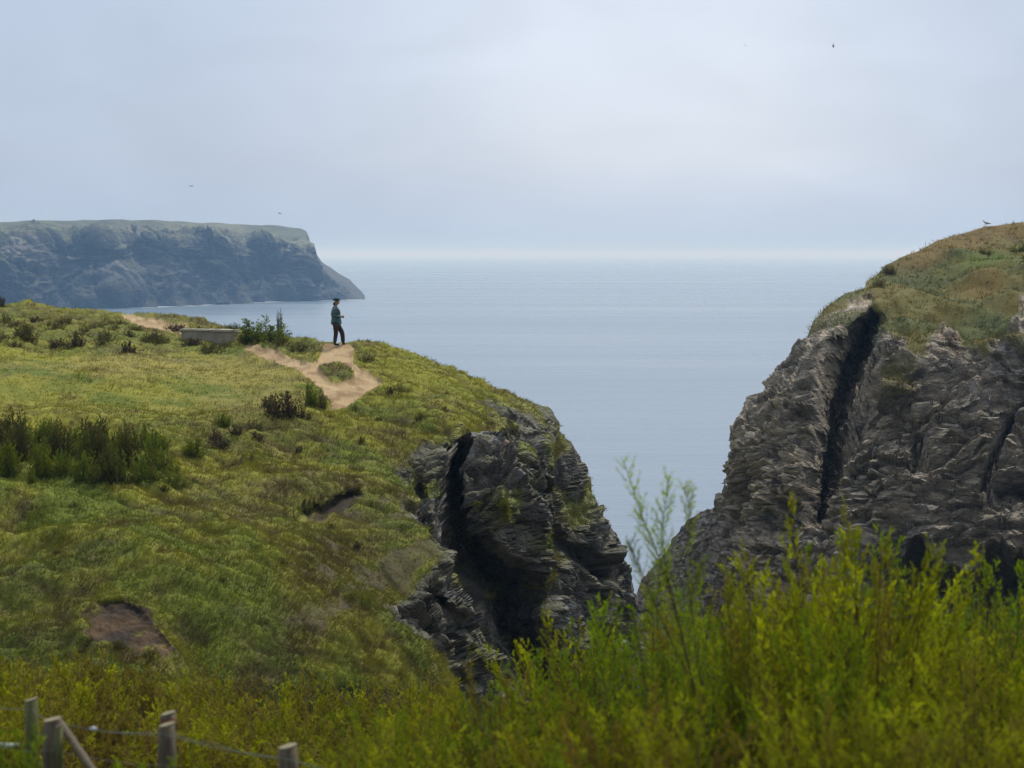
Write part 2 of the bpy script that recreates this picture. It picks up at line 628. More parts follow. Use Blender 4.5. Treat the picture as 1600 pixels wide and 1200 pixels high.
# ================================================================== far headland
def far_headland():
    pairs = [(-420, 352, -420, 500), (-200, 349, -220, 495), (0, 346, -10, 488), (60, 344.5, 60, 485), (150, 343.5, 150, 481), (230, 344, 225, 480), (300, 346.5, 300, 477),
             (345, 346, 345, 475), (400, 350, 400, 472), (440, 353, 435, 471), (468, 357, 460, 470), (478, 362, 472, 470), (482, 372, 480, 469.5),
             (484, 384, 492, 469), (492, 396, 502, 468.8), (502, 411, 512, 468.6), (518, 421, 524, 468.4), (530, 430, 536, 468.3),
             (545, 438, 547, 468.2), (556, 450, 557, 468.2), (563, 457, 563, 468.1), (570, 466.5, 568, 468)]
    bd = lambda py: ZC * F / (py - HZ)
    pr = np.array(pairs)

    def depth(x, y):
        by = np.interp(x, pr[:, 2], pr[:, 3]); ty = np.interp(x, pr[:, 0], pr[:, 1])
        base = bd(by)
        f = np.clip((by - y) / np.maximum(by - ty, 1), 0, 1)
        d = base + 60 * f + 130 * np.clip(f - 0.72, 0, 1) ** 1.0 * 3.2
        # coves and gullies
        for (gx_, gy_, rx, ry, a) in ((395, 432, 42, 30, 45), (215, 400, 60, 60, 40), (110, 430, 60, 60, 45), (150, 470, 30, 25, -25), (187, 452, 26, 18, -30),
                                      (165, 395, 20, 35, -20), (300, 440, 45, 50, 18), (350, 400, 25, 40, -14), (20, 430, 40, 50, -18), (470, 430, 16, 40, -14), (213, 368, 26, 12, 22)):
            d = d + a * np.exp(-(((x - gx_) / rx) ** 2 + ((y - gy_) / ry) ** 2) ** 1.5)
        return d
    V, pix, nb, ns = relief(pairs, 620, 170, depth, [(0.3, 12, 0.2), (0.8, 60, 4), (2, 160, 20), (3, 260, 90)], [(-2, 4)])
    n = grid_normals(V)
    if n[nb + 60, 200, 1] > 0: n = -n
    p = V.copy()
    warp = np.stack([fbm(p * 0.012 + 3, 3, 1), fbm(p * 0.012 + 9, 3, 2), fbm(p * 0.012, 3, 3)], -1)
    gul = fbm(p * np.array([0.022, 0.022, 0.010]) + warp * 0.8, 5, 11, 0.55, ridged=True)
    blk = fbm(p * np.array([0.06, 0.06, 0.12]) + warp, 5, 21, 0.6, ridged=True)
    fy = np.clip((pix[..., 1] - np.interp(pix[..., 0], pr[:, 0], pr[:, 1])) / 110, 0, 1)
    amp = sstep(0.08, 0.35, fy) * (0.15 + 0.85 * sstep(575, 500, pix[..., 0]))
    disp = gul * 15 + blk * 6 + fbm(p * np.array([0.14, 0.14, 0.2]), 3, 22) * 2
    V = V + n * (disp * (0.03 + 0.97 * amp) + 2.5 * fbm(p * np.array([0.02, 0.004, 0.0]), 4, 49, 0.6) * (1 - amp))[..., None]
    N2 = grid_normals(V)
    if N2[nb + 60, 200, 1] > 0: N2 = -N2
    up = N2[..., 2]
    g = fbm(p * 0.03, 4, 31)
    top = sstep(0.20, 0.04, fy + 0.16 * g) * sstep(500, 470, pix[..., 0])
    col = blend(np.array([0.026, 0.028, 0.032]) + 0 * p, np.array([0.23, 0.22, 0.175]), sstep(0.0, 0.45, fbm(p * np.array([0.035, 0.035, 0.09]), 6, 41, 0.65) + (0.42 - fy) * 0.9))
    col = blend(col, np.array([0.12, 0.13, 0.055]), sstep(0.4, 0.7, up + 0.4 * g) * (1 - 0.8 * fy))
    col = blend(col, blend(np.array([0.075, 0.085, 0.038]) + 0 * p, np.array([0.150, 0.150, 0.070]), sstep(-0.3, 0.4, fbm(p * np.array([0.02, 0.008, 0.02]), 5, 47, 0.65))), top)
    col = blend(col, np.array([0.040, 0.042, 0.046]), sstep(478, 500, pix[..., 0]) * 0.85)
    for (gx_, gy_, rx, ry, c) in ((198, 378, 17, 13, (0.30, 0.26, 0.20)), (75, 370, 9, 6, (0.26, 0.28, 0.12)), (5, 386, 8, 6, (0.26, 0.26, 0.14)), (30, 400, 35, 18, (0.22, 0.2, 0.18)), (185, 448, 22, 10, (0.16, 0.16, 0.16))):
        f = np.exp(-(((pix[..., 0] - gx_) / rx) ** 2 + ((pix[..., 1] - gy_) / ry) ** 2) ** 2) * sstep(-0.5, 0.3, fbm(p * 0.05, 4, 51))
        col = blend(col, np.array(c), f * 0.85)
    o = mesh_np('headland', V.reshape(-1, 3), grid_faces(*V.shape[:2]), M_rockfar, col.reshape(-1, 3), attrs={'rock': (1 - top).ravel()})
    tag(o, 'long blue-hazed headland of cliffs across the bay, grass along its flat top', 'headland', kind='structure')
    # foam along its foot
    mf = simple('sea_foam', (0.75, 0.79, 0.82), 0.6, 0.2, 0.3)
    x = np.linspace(180, 566, 240)
    by = np.interp(x, pr[:, 2], pr[:, 3])
    d0 = bd(by)
    wd = 5 + 9 * np.clip(fbm(np.stack([x * 0.05, x * 0, x * 0], -1), 4, 5) + 0.3, 0, 1)
    a = P(x, by, d0 + 25); b_ = P(x, by, d0 - 10 - wd)
    a[:, 2] = 0.12; b_[:, 2] = 0.12
    VV = np.stack([a, b_], 0)
    o = mesh_np('surf', VV.reshape(-1, 3), grid_faces(2, len(x)), mf)
    tag(o, 'thin white line of surf along the foot of the far headland', 'surf', kind='structure')


far_headland()

# ================================================================== left headland
PATHS = [
    [(503, 539), (507, 535), (545, 537), (553, 541), (553, 565), (566, 578), (578, 584), (600, 601), (578, 608), (556, 624), (544, 636), (520, 640), (515, 624), (503, 608), (490, 598),
     (474, 585), (458, 575), (436, 567), (412, 558), (382, 549), (382, 539), (404, 540), (430, 546), (452, 554), (470, 563), (487, 567), (498, 560), (503, 550)],
    [(186, 489), (208, 491), (232, 497), (262, 503), (296, 510), (290, 519), (255, 515), (222, 509), (198, 500)],
]
ISLE = [(498, 572), (508, 567), (530, 564), (540, 569), (553, 580), (553, 590), (530, 598), (517, 596), (505, 584)]
ROCK_L = [(742, 628), (770, 622), (810, 622), (835, 632), (868, 650), (1100, 1000), (1100, 1250), (760, 1250), (700, 1060), (655, 1010), (600, 985), (592, 960), (640, 930), (668, 880), (655, 840), (622, 805),
          (628, 770), (640, 745), (622, 722), (650, 696), (700, 684), (745, 690), (762, 680), (745, 655), (730, 640)]
SOIL_L = [(128, 955), (150, 937), (188, 932), (222, 952), (252, 985), (276, 1012), (250, 1022), (200, 1008), (150, 1000), (130, 980)]
LEDGE_L = [(472, 790), (505, 782), (538, 762), (562, 764), (567, 778), (545, 790), (505, 800)]
SOIL_R = [(745, 690), (768, 688), (782, 715), (770, 725), (752, 708)]


def left_headland():
    pairs = [(-330, 500, -330, 1110), (-160, 486, -160, 1110), (0, 475, 0, 1110), (45, 474, 60, 1110), (90, 481, 110, 1110), (160, 484, 190, 1110), (205, 489, 250, 1110), (245, 489, 300, 1110), (300, 497, 350, 1110), (345, 508, 400, 1110), (372, 514, 430, 1110), (400, 525, 465, 1110),
             (450, 524, 500, 1110), (480, 524, 525, 1110), (500, 534, 545, 1110), (552, 536, 580, 1110), (575, 532, 605, 1110), (620, 542, 650, 1110), (660, 556, 690, 1110), (700, 576, 730, 1110),
             (760, 602, 775, 1110), (800, 618, 805, 1110), (832, 632, 830, 1110), (855, 643, 850, 1110), (866, 662, 860, 1110), (872, 684, 870, 1110), (893, 712, 885, 1110), (905, 728, 895, 1110), (917, 752, 905, 1110), (922, 770, 915, 1110),
             (940, 790, 925, 1110), (948, 815, 935, 1110), (966, 842, 945, 1110), (972, 866, 955, 1110), (985, 893, 970, 1110), (990, 930, 985, 1110), (1000, 970, 1000, 1110), (1020, 1020, 1015, 1110), (1040, 1100, 1040, 1115)]
    ctrl = [(-330, 500, 100), (-160, 486, 98), (0, 475, 96), (90, 481, 94), (205, 489, 92), (300, 497, 90), (372, 514, 87), (400, 525, 84), (470, 523, 80), (530, 536, 77), (620, 542, 78), (700, 576, 77), (800, 618, 76), (860, 650, 77), (893, 712, 79),
            (922, 770, 81), (950, 820, 83), (985, 893, 85), (1000, 970, 86), (1040, 1100, 84),
            (-330, 560, 80), (0, 540, 80), (200, 540, 79), (400, 560, 76), (-330, 640, 67), (0, 640, 66), (200, 640, 66), (400, 640, 67), (520, 636, 68), (620, 640, 69), (700, 640, 70),
            (-330, 760, 57), (0, 760, 56), (150, 760, 56), (300, 760, 57), (450, 760, 58), (560, 760, 60), (620, 740, 62), (0, 900, 48), (150, 900, 47.5), (300, 900, 48.5), (450, 900, 50.5), (560, 900, 53),
            (-330, 1110, 40), (0, 1110, 40), (200, 1110, 40), (400, 1110, 42), (600, 1110, 47), (640, 1000, 51), (640, 870, 56), (680, 760, 62.5), (690, 850, 58.5), (720, 950, 56), (720, 1110, 52), (760, 640, 73), (780, 720, 68.5), (820, 830, 66.5), (830, 930, 66), (850, 1040, 64),
            (860, 720, 72), (890, 800, 73), (920, 900, 75), (900, 1000, 71), (870, 1110, 65), (960, 1000, 79)]
    f = tps(ctrl)
    cracks = [([(698, 700, 4), (703, 735, 7), (714, 780, 14), (735, 850, 32), (760, 910, 42), (790, 970, 40), (830, 1040, 34), (865, 1110, 30)], 9.0),
              ([(822, 690, 6), (838, 740, 9), (860, 790, 11), (885, 840, 11), (925, 900, 13)], 3.0),
              ([(766, 652, 5), (790, 700, 8), (800, 735, 8)], 1.5),
              ([(880, 690, 7), (893, 740, 8), (900, 780, 8)], 1.6),
              ([(672, 925, 6), (695, 960, 12), (740, 1010, 12)], 1.6),
              ([(655, 985, 9), (700, 1000, 10)], 1.5),
              ([(662, 745, 5), (668, 790, 9), (690, 850, 10)], 1.6),
              ([(790, 880, 30), (830, 930, 30)], 2.0),
              ([(478, 793, 3.5), (510, 788, 4.5), (542, 774, 6), (560, 770, 6)], 0.9)]

    def depth(x, y):
        d = f(x, y)
        for ln, a in cracks:
            q, w = line_d(x, y, ln)
            d = d + a * np.exp(-(q / w) ** 2.4)
        # pale rib right of the main crack
        q, w = line_d(x, y, [(765, 720, 14), (790, 780, 16), (815, 850, 16), (835, 900, 16)])
        d = d - 1.6 * np.exp(-(q / w) ** 2)
        sd = poly_sd(x, y, SOIL_L)
        d = d + 0.25 * sstep(-2, 10, sd)
        return d
    BK = [(0.5, 0.6, 0), (2, 2.0, 0.15), (5, 6, 0.8), (10, 14, 3), (18, 28, 12), (20, 40, 60)]; SK = [(-0.5, 1.0), (-2, 5), (-6, 40)]
    V, pix, nb, ns = relief(pairs, 900, 400, depth, BK, SK)
    x, y = pix[..., 0], pix[..., 1]
    n = grid_normals(V)
    if n[nb + 200, 300, 1] > 0: n = -n
    ns_ = grid_normals(relief(pairs, 900, 400, f, BK, SK)[0])
    if ns_[nb + 200, 300, 1] > 0: ns_ = -ns_
    p = V.copy()
    # masks laid out over the ground
    q3 = np.stack([x * 0.03, y * 0.03, 0 * x], -1)
    wx = x + 9 * fbm(q3, 4, 71) + 5 * fbm(q3 * 4, 3, 72); wy = y + 7 * fbm(q3 + 40, 4, 73) + 4 * fbm(q3 * 4 + 9, 3, 74)
    rsd = poly_sd(wx, wy, ROCK_L)
    rock = sstep(-7, 7, rsd)
    rock_n = fbm(p * 0.9, 5, 81)
    # turf clinging to ledges inside the rock and scree patches in the turf
    green_in = sstep(0.16, 0.34, fbm(p * np.array([0.45, 0.45, 0.9]), 5, 83) + 0.25 * sstep(40, 0, rsd) - 0.05)
    for (gx_, gy_, rx, ry) in ((790, 790, 9, 40), (845, 845, 16, 22), (905, 760, 12, 30), (760, 690, 10, 18), (905, 800, 14, 30), (870, 870, 30, 14), (850, 905, 20, 22)):
        green_in = np.maximum(green_in, sstep(0.25, 0.8, np.exp(-(((wx - gx_) / rx) ** 2 + ((wy - gy_) / ry) ** 2)) + 0.3 * rock_n))
    rock = rock * (1 - 0.85 * green_in)
    patch = np.exp(-(((x - 600) / 110) ** 2 + ((y - 880) / 110) ** 2)) + np.exp(-(((x - 520) / 110) ** 2 + ((y - 940) / 50) ** 2)) * 0.8
    rock = np.maximum(rock, sstep(0.45, 0.75, patch * 0.6 + 0.9 * fbm(p * np.array([0.9, 0.9, 2.4]), 4, 85)) * 0.75)
    rock = np.maximum(rock, sstep(0, 5, poly_sd(wx, wy, LEDGE_L)) * 0.7)
    px_ = x + 4.0 * fbm(q3 * 4, 4, 75, 0.6); py_ = y + 3.0 * fbm(q3 * 4 + 7, 4, 76, 0.6)
    path = np.maximum(poly_sd(px_, py_, PATHS[0]), poly_sd(px_, py_, PATHS[1]))
    path = np.minimum(path, -poly_sd(px_, py_, ISLE))
    pathm = sstep(-0.8, 0.8, path)
    soil = np.maximum(sstep(0, 4, poly_sd(wx, wy, SOIL_L) + 11 * fbm(p * 1.3, 4, 92, 0.6) + 2), sstep(-2, 4, poly_sd(wx, wy, SOIL_R)))
    soil = soil * sstep(-0.3, 0.0, fbm(p * 1.8, 4, 91) + 0.15 + 0.003 * (985 - y))
    rock = rock * (1 - pathm) * (1 - soil)
    turf = (1 - rock) * (1 - pathm) * (1 - soil)
    fade = np.ones_like(x); fade[:nb] = 0.6
    # turf cushions
    field = sstep(700, 620, y) * sstep(520, 420, x) * sstep(545, 570, y)
    hw = p + 0.35 * np.stack([fbm(p * 1.1, 3, 106), fbm(p * 1.1, 3, 107), 0 * x], -1)
    k1 = cells(hw * np.array([1.1, 1.5, 1.3]), 5); k2 = cells(hw * np.array([2.6, 3.2, 3.0]), 8)
    hum = fbm(p * np.array([0.5, 0.5, 0.5]), 3, 101) * 0.26 + (0.5 - k1[0]) * 0.26 * (0.45 + 0.9 * sstep(-0.3, 0.3, fbm(p * 0.4, 3, 108))) + (0.5 - k2[0]) * 0.10 + fbm(p * 3.1, 3, 104) * 0.05
    far_ = (1 - sstep(-40, 0, poly_sd(x, y, SOIL_L))) * np.clip(-path / 60, 0, 1) * sstep(560, 640, y)
    dg_ = p[..., 0] * 0.8 - p[..., 1] * 0.25
    mac = fbm(np.stack([p[..., 0] * 0.13, p[..., 1] * 0.16, p[..., 2] * 0.16], -1), 3, 109) * 0.9 + fbm(np.stack([dg_ * 0.12 + 7, (p[..., 1] + 0.8 * p[..., 0]) * 0.5, 0 * x], -1), 3, 110) * 0.32
    hum = hum * (1 - 0.75 * field) * (1 - 0.7 * np.exp(-(((x - 480) / 110) ** 2 + ((y - 572) / 36) ** 2)) * sstep(610, 560, x)) * (1 - 0.7 * np.exp(-(((x - 240) / 60) ** 2 + ((y - 500) / 14) ** 2)))
    # rock: beds, blocks, joints
    warp = np.stack([fbm(p * 0.35, 3, 1), fbm(p * 0.35 + 5, 3, 2), fbm(p * 0.35 + 9, 3, 3)], -1)
    tilt = p.copy(); tilt[..., 2] = p[..., 2] + 0.45 * p[..., 0] * 0.3 + 0.25 * p[..., 1]
    pw = tilt + warp * 0.9
    c1 = cells(pw * np.array([0.55, 0.55, 0.95]), 3)
    c2 = cells(pw * np.array([1.6, 1.6, 3.4]), 4)
    c3 = cells(pw * np.array([4.0, 4.0, 8.5]), 6)
    big = sstep(-6, 10, rsd)
    f1 = facets(pw * np.array([0.42, 0.42, 0.40]), 31, 1.4)
    f2 = facets(pw * np.array([1.1, 1.1, 1.3]), 32, 1.3)
    f3 = facets(pw * np.array([2.8, 2.8, 4.2]), 33, 1.2)
    rd = fbm(p * np.array([0.22, 0.22, 0.07]) + 3, 3, 61, 0.5, ridged=True) * 0.9 + fbm(pw * np.array([0.7, 0.7, 0.9]), 4, 62, 0.5) * 0.3
    rd = rd + f1[0] * 0.50 + f2[0] * 0.30 + f3[0] * 0.11 - 0.18 * sstep(0.10, 0, f1[1]) - 0.10 * sstep(0.10, 0, f2[1])
    rd = rd * (1 - 0.7 * sstep(0.8, 3.0, depth(x, y) - f(x, y)))
    rd = (rd - 0.25) * (0.12 + 0.88 * sstep(-4, 26, rsd))
    crestk = 0.30 + 0.70 * sstep(nb, nb + 110, np.arange(V.shape[0]))[:, None] * np.ones_like(x)
    # path worn below the turf, banks standing proud
    psoft = sstep(-4, 5, path + 2 * fbm(q3 * 6, 3, 77))
    bank = sstep(-14, -3.0, path) * (1 - psoft) * 0.05
    ddx = mac * far_ * (1 - 0.5 * field) + hum * (turf + 0.25 * soil) + rd * rock * crestk + bank - 0.12 * psoft + (fbm(p * 0.9, 3, 111) * 0.05 + fbm(p * np.array([3, 1.2, 1]), 3, 112, 0.6, True) * 0.035) * pathm + soil * fbm(p * 2.2, 4, 121, 0.65) * 0.16
    nn_ = n * (1 - rock)[..., None] + ns_ * rock[..., None]
    V = V + nn_ * (ddx * fade)[..., None]
    n2 = grid_normals(V)
    if n2[nb + 200, 300, 1] > 0: n2 = -n2
    # albedo
    path_w = path
    a1 = fbm(p * 0.16, 4, 131); a2 = fbm(p * 0.6, 4, 133); a3 = fbm(p * 2.2, 3, 135)
    g = blend(C_GREEN + 0 * p, C_YEL, sstep(-0.35, 0.45, a2 * 0.9 + 0.25 * a3 + 0.9 * fbm(np.stack([dg_ * 0.15, (p[..., 1] + 0.8 * p[..., 0]) * 0.7, 0 * x], -1), 4, 136) + 0.12))
    g = blend(g, C_STRAW, sstep(0.1, 0.6, a1 * 0.8 + 0.4 * a3 + 0.35 * field) * 0.6)
    g = blend(g, C_DARK, sstep(0.15, 0.55, a1 + 0.6 * fbm(p * 1.1, 3, 137) + 0.5 * np.exp(-(((x - 60) / 160) ** 2 + ((y - 900) / 70) ** 2)) - 0.35 * field) * 0.4)
    brown = 0.55 * np.exp(-(((x - 560) / 130) ** 2 + ((y - 900) / 110) ** 2)) + 0.5 * np.exp(-(((x - 200) / 330) ** 2 + ((y - 512) / 26) ** 2)) + 0.5 * np.exp(-(((x - 380) / 80) ** 2 + ((y - 670) / 34) ** 2)) + 0.3 * sstep(800, 870, x)
    g = blend(g, C_OLIVE, np.clip(brown * 0.8, 0, 1))
    g = blend(g, C_BROWN, sstep(0.25, 0.6, brown * 0.7 + 0.45 * a3 + 0.7 * a2) * 0.55)
    g = blend(g, C_BROWN, (sstep(0.42, 0.75, k1[0]) * 0.55 + sstep(0.45, 0.8, k2[0]) * 0.3) * (1 - 0.6 * field) * sstep(-0.3, 0.2, a2 + a1 + 0.2))
    g = blend(g, C_YEL * 1.05, np.exp(-(((x - 640) / 60) ** 2 + ((y - 590) / 40) ** 2)) * 0.6)
    rb = 0.35 + 0.8 * c2[2] * c1[2] + 0.5 * c3[2] + 0.5 * sstep(-0.3, 0.5, fbm(pw * np.array([0.6, 0.6, 1.6]), 5, 144))
    rc = C_ROCK[None, None] * 0.74 * rb[..., None]
    rc = blend(rc, np.array([0.135, 0.115, 0.070]), sstep(0.1, 0.5, fbm(p * 0.8, 4, 141)) * 0.6)
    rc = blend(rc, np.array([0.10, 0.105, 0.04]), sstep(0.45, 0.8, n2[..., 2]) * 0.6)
    sp = sstep(0.72, 0.78, c3[2]) * sstep(0.0, 0.3, fbm(p * 0.5, 3, 143))
    rc = blend(rc, np.array([0.36, 0.36, 0.36]), sp * 0.6)
    pc = blend(C_SOIL + 0 * p, C_SOIL * np.array([0.62, 0.56, 0.52]), sstep(-0.15, 0.4, fbm(p * 1.3, 5, 151, 0.6)))
    pc = blend(pc, C_SOIL * np.array([1.2, 1.25, 1.3]), sstep(0.1, 0.5, fbm(p * 1.1, 4, 153)) * 0.7)
    sc_ = blend(np.array([0.17, 0.105, 0.050]) + 0 * p, np.array([0.055, 0.038, 0.024]), sstep(-0.25, 0.25, fbm(p * 1.2, 4, 155)))
    sc_ = sc_ * 0.6
    sc_ = blend(sc_, np.array([0.24, 0.16, 0.075]), sstep(0.1, 0.4, fbm(p * 1.3 + 5, 4, 157)) * 0.8)
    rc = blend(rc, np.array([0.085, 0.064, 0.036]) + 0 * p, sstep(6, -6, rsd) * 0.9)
    g = blend(g, np.array([0.190, 0.215, 0.022]), sstep(0.42, 0.1, k1[0]) * sstep(0.35, 0.75, k1[2]) * (1 - field) * 0.55)
    g = g * np.array([1.26, 1.28, 1.1])
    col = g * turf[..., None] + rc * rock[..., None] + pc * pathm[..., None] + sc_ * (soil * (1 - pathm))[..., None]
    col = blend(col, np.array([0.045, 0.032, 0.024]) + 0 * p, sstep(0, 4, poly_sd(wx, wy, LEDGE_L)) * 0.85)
    col = col / np.maximum((turf + rock + pathm + soil * (1 - pathm))[..., None], 0.2)
    Fc = grid_faces(*V.shape[:2])
    fm = lambda a: a.ravel()[Fc].mean(1)
    rf, pf = fm(rock), fm(pathm)
    big = sstep(-2, 2, rsd)
    is_path = pf > 0.5
    is_rock = (~is_path) & (fm(big) > 0.5)
    rock = rock * (0.15 + 0.85 * big)
    Vf, Cf, Rf = V.reshape(-1, 3), col.reshape(-1, 3), rock.ravel()
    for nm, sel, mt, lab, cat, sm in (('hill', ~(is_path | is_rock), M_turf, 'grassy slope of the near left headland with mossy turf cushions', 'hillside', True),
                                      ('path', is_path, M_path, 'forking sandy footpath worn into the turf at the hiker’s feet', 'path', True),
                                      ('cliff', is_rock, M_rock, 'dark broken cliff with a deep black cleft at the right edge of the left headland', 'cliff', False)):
        u, ff = submesh(Vf, Fc, sel)
        if nm == 'hill': mt_use = M_turf
        o = mesh_np(nm, Vf[u], ff, mt, Cf[u], smooth=sm, attrs={'rock': Rf[u]})
        tag(o, lab, cat, kind='structure')
    # grass
    rr = np.random.default_rng(3)
    nr, nc = V.shape[:2]
    m = 150000
    jj = rr.uniform(0, nc - 1.01, m); ii = rr.uniform(2, nr - ns - 1.01, m)
    i0, j0 = ii.astype(int), jj.astype(int)
    keep = (rr.uniform(0, 1, m) < np.clip(turf[i0, j0] * 1.3 - 0.15, 0, 1)) & ((path[i0, j0] < -2.0) | (path[i0 - 1, j0] < -3.5))
    i0, j0, ii, jj = i0[keep], j0[keep], ii[keep], jj[keep]
    fi, fj = (ii - i0)[:, None], (jj - j0)[:, None]
    pos = V[i0, j0] * (1 - fi) * (1 - fj) + V[i0 + 1, j0] * fi * (1 - fj) + V[i0, j0 + 1] * (1 - fi) * fj + V[i0 + 1, j0 + 1] * fi * fj
    fl = field[i0, j0]
    ln = (0.10 + 0.07 * np.clip(a2[i0, j0] + 0.4, 0, 1.2)) * (1 - 0.2 * fl)
    ln = ln * (1 + 0.9 * sstep(0.3, 0.6, fbm(pos * 0.8, 3, 161)))
    cc = g[i0, j0] * (1 + 0.15 * fbm(pos * 5, 2, 163))[:, None]
    VV, FF, CC = blades(pos, n2[i0, j0], ln, np.full(len(pos), 0.011), cc, k=5, lean=0.55, spread=0.06, wind=(0.35, -0.1, 0), seed=5)
    o = mesh_np('grass', VV, FF, M_grass, CC, smooth=False)
    tag(o, 'short windswept grass covering the left headland', 'grass', kind='stuff')
    return Surf(V, pix, n2)


LEFT = left_headland()

# ================================================================== right cliff
def right_cliff():
    S = [(990, 960, 990, 1130), (995, 925, 1010, 1130), (1002, 902, 1030, 1130), (1020, 880, 1055, 1130), (1040, 862, 1080, 1130), (1052, 842, 1100, 1130), (1062, 828, 1120, 1130), (1072, 815, 1140, 1130), (1092, 800, 1160, 1130), (1112, 793, 1180, 1130), (1128, 778, 1200, 1130), (1146, 766, 1220, 1130),
         (1141, 748, 1240, 1130), (1136, 728, 1260, 1130), (1138, 706, 1285, 1130), (1146, 690, 1305, 1130), (1144, 668, 1325, 1130), (1152, 655, 1345, 1130), (1166, 640, 1365, 1130), (1170, 622, 1385, 1130), (1192, 612, 1405, 1130), (1197, 590, 1425, 1130), (1215, 572, 1445, 1130),
         (1238, 555, 1470, 1130), (1256, 540, 1490, 1130), (1262, 520, 1505, 1130), (1270, 502, 1520, 1130), (1284, 488, 1540, 1130), (1300, 474, 1560, 1130), (1322, 460, 1580, 1130), (1350, 450, 1600, 1130), (1354, 440, 1615, 1130), (1374, 425, 1635, 1130), (1382, 413, 1650, 1130),
         (1410, 402, 1680, 1130), (1440, 388, 1710, 1130), (1465, 376, 1740, 1130), (1500, 364, 1780, 1130), (1540, 353, 1830, 1130), (1600, 349, 1900, 1130), (1680, 345, 1990, 1130), (1800, 340, 2100, 1130), (1980, 345, 2250, 1130)]
    ctrl = [(990, 960, 124), (1020, 880, 126), (1062, 828, 124), (1112, 793, 120), (1142, 766, 114), (1140, 706, 113), (1152, 655, 114), (1192, 612, 116), (1238, 555, 118), (1270, 502, 120), (1300, 474, 122), (1354, 440, 126), (1410, 402, 131), (1500, 364, 138), (1540, 353, 140), (1600, 349, 141), (1800, 340, 143), (1980, 345, 145),
            (1340, 480, 119), (1400, 440, 124), (1480, 400, 130), (1600, 400, 131), (1800, 400, 132), (1420, 490, 115), (1500, 460, 120), (1600, 450, 120), (1800, 450, 121), (1500, 510, 112.5), (1600, 500, 111), (1800, 520, 110),
            (1300, 560, 112), (1240, 620, 111), (1200, 700, 109), (1200, 780, 107), (1250, 800, 105), (1380, 560, 109.5), (1380, 650, 106), (1400, 750, 102.5), (1400, 850, 100), (1550, 600, 107), (1550, 700, 103.5), (1550, 800, 100.5), (1700, 650, 104), (1800, 800, 99), (1980, 1130, 90),
            (1150, 850, 110), (1100, 880, 115), (1060, 950, 117), (1000, 1130, 112), (1200, 950, 103), (1300, 950, 99.5), (1450, 1000, 96), (1250, 1130, 96), (1500, 1130, 92), (1750, 1130, 90)]
    f = tps(ctrl)
    cracks = [([(1364, 496, 8), (1350, 525, 18), (1328, 580, 23), (1308, 640, 23), (1294, 700, 20), (1282, 760, 15), (1272, 805, 10)], 11.0),
              ([(1612, 590, 4), (1580, 640, 5), (1555, 710, 6), (1535, 770, 5)], 1.8),
              ([(1436, 670, 10), (1430, 730, 14)], 1.4),
              ([(1560, 780, 16), (1600, 775, 22)], 2.5),
              ([(1205, 700, 7), (1215, 790, 9)], 1.2),
              ([(1120, 800, 5), (1150, 880, 8)], 1.0),
              ([(1238, 590, 8), (1270, 560, 8)], 0.8)]

    def depth(x, y):
        d = f(x, y)
        for ln, a in cracks:
            q, w = line_d(x, y, ln)
            d = d + a * np.exp(-(q / w) ** 1.9)
        wob = 16 * np.sin(x * 0.045) + 9 * np.sin(x * 0.11 + 1)
        d = d + 11.0 * sstep(868, 905, y + wob) * sstep(1375, 1430, x + 0.3 * (y - 900))
        return d
    BK = [(1, 1.0, 0.0), (3, 3, 0.2), (8, 9, 1.0), (18, 20, 4), (30, 40, 15), (34, 60, 80)]; SK = [(-1, 2), (-3, 10), (-6, 60)]
    V, pix, nb, ns = relief(S, 760, 430, depth, BK, SK)
    ns_ = grid_normals(relief(S, 760, 430, f, BK, SK)[0])
    if ns_[nb + 200, 400, 1] > 0: ns_ = -ns_
    x, y = pix[..., 0], pix[..., 1]
    n = grid_normals(V)
    if n[nb + 200, 400, 1] > 0: n = -n
    p = V.copy()
    q3 = np.stack([x * 0.02, y * 0.02, 0 * x], -1)
    wx = x + 22 * fbm(q3, 4, 171) + 12 * fbm(q3 * 4, 3, 172); wy = y + 26 * fbm(q3 + 40, 4, 173) + 16 * fbm(q3 * 4 + 9, 3, 174)
    TOP = [(1270, 488), (1300, 486), (1345, 462), (1368, 470), (1385, 515), (1420, 545), (1450, 548), (1470, 500), (1500, 512), (1520, 545), (1550, 560), (1575, 500), (1600, 480), (1640, 465), (2200, 480), (2200, 250), (1300, 250), (1200, 480)]
    tsd = poly_sd(wx, wy, TOP)
    turf = sstep(-8, 8, tsd)
    turf = np.maximum(turf, sstep(0.30, 0.5, fbm(p * np.array([0.25, 0.25, 0.6]), 5, 183) + 0.35 * sstep(-110, 0, tsd) - 0.12) * sstep(-160, -20, tsd) * 0.9)
    rock = 1 - turf
    warp = np.stack([fbm(p * 0.25, 3, 1), fbm(p * 0.25 + 5, 3, 2), fbm(p * 0.25 + 9, 3, 3)], -1)
    tl = p.copy(); tl[..., 2] = p[..., 2] - 0.10 * p[..., 0] + 0.15 * p[..., 1]
    pw = tl + warp * np.array([1.4, 1.4, 0.9])
    c1 = cells(pw * np.array([0.24, 0.24, 0.75]), 3)
    c2 = cells(pw * np.array([0.6, 0.6, 2.3]), 4)
    c3 = cells(pw * np.array([1.7, 1.7, 5.5]), 6)
    lay = pw[..., 2] * 1.5 + 0.5 * fbm(p * 0.3, 3, 15)
    saw = (lay % 1.0) * (0.4 + 0.6 * h01(np.floor(lay).astype(int), (np.floor(p[..., 0] * 0.35)).astype(int), (np.floor(lay) * 0).astype(int), 5))
    f1 = facets(pw * np.array([0.20, 0.20, 0.28]), 31, 1.3)
    f2 = facets(pw * np.array([0.50, 0.50, 1.1]), 32, 1.2)
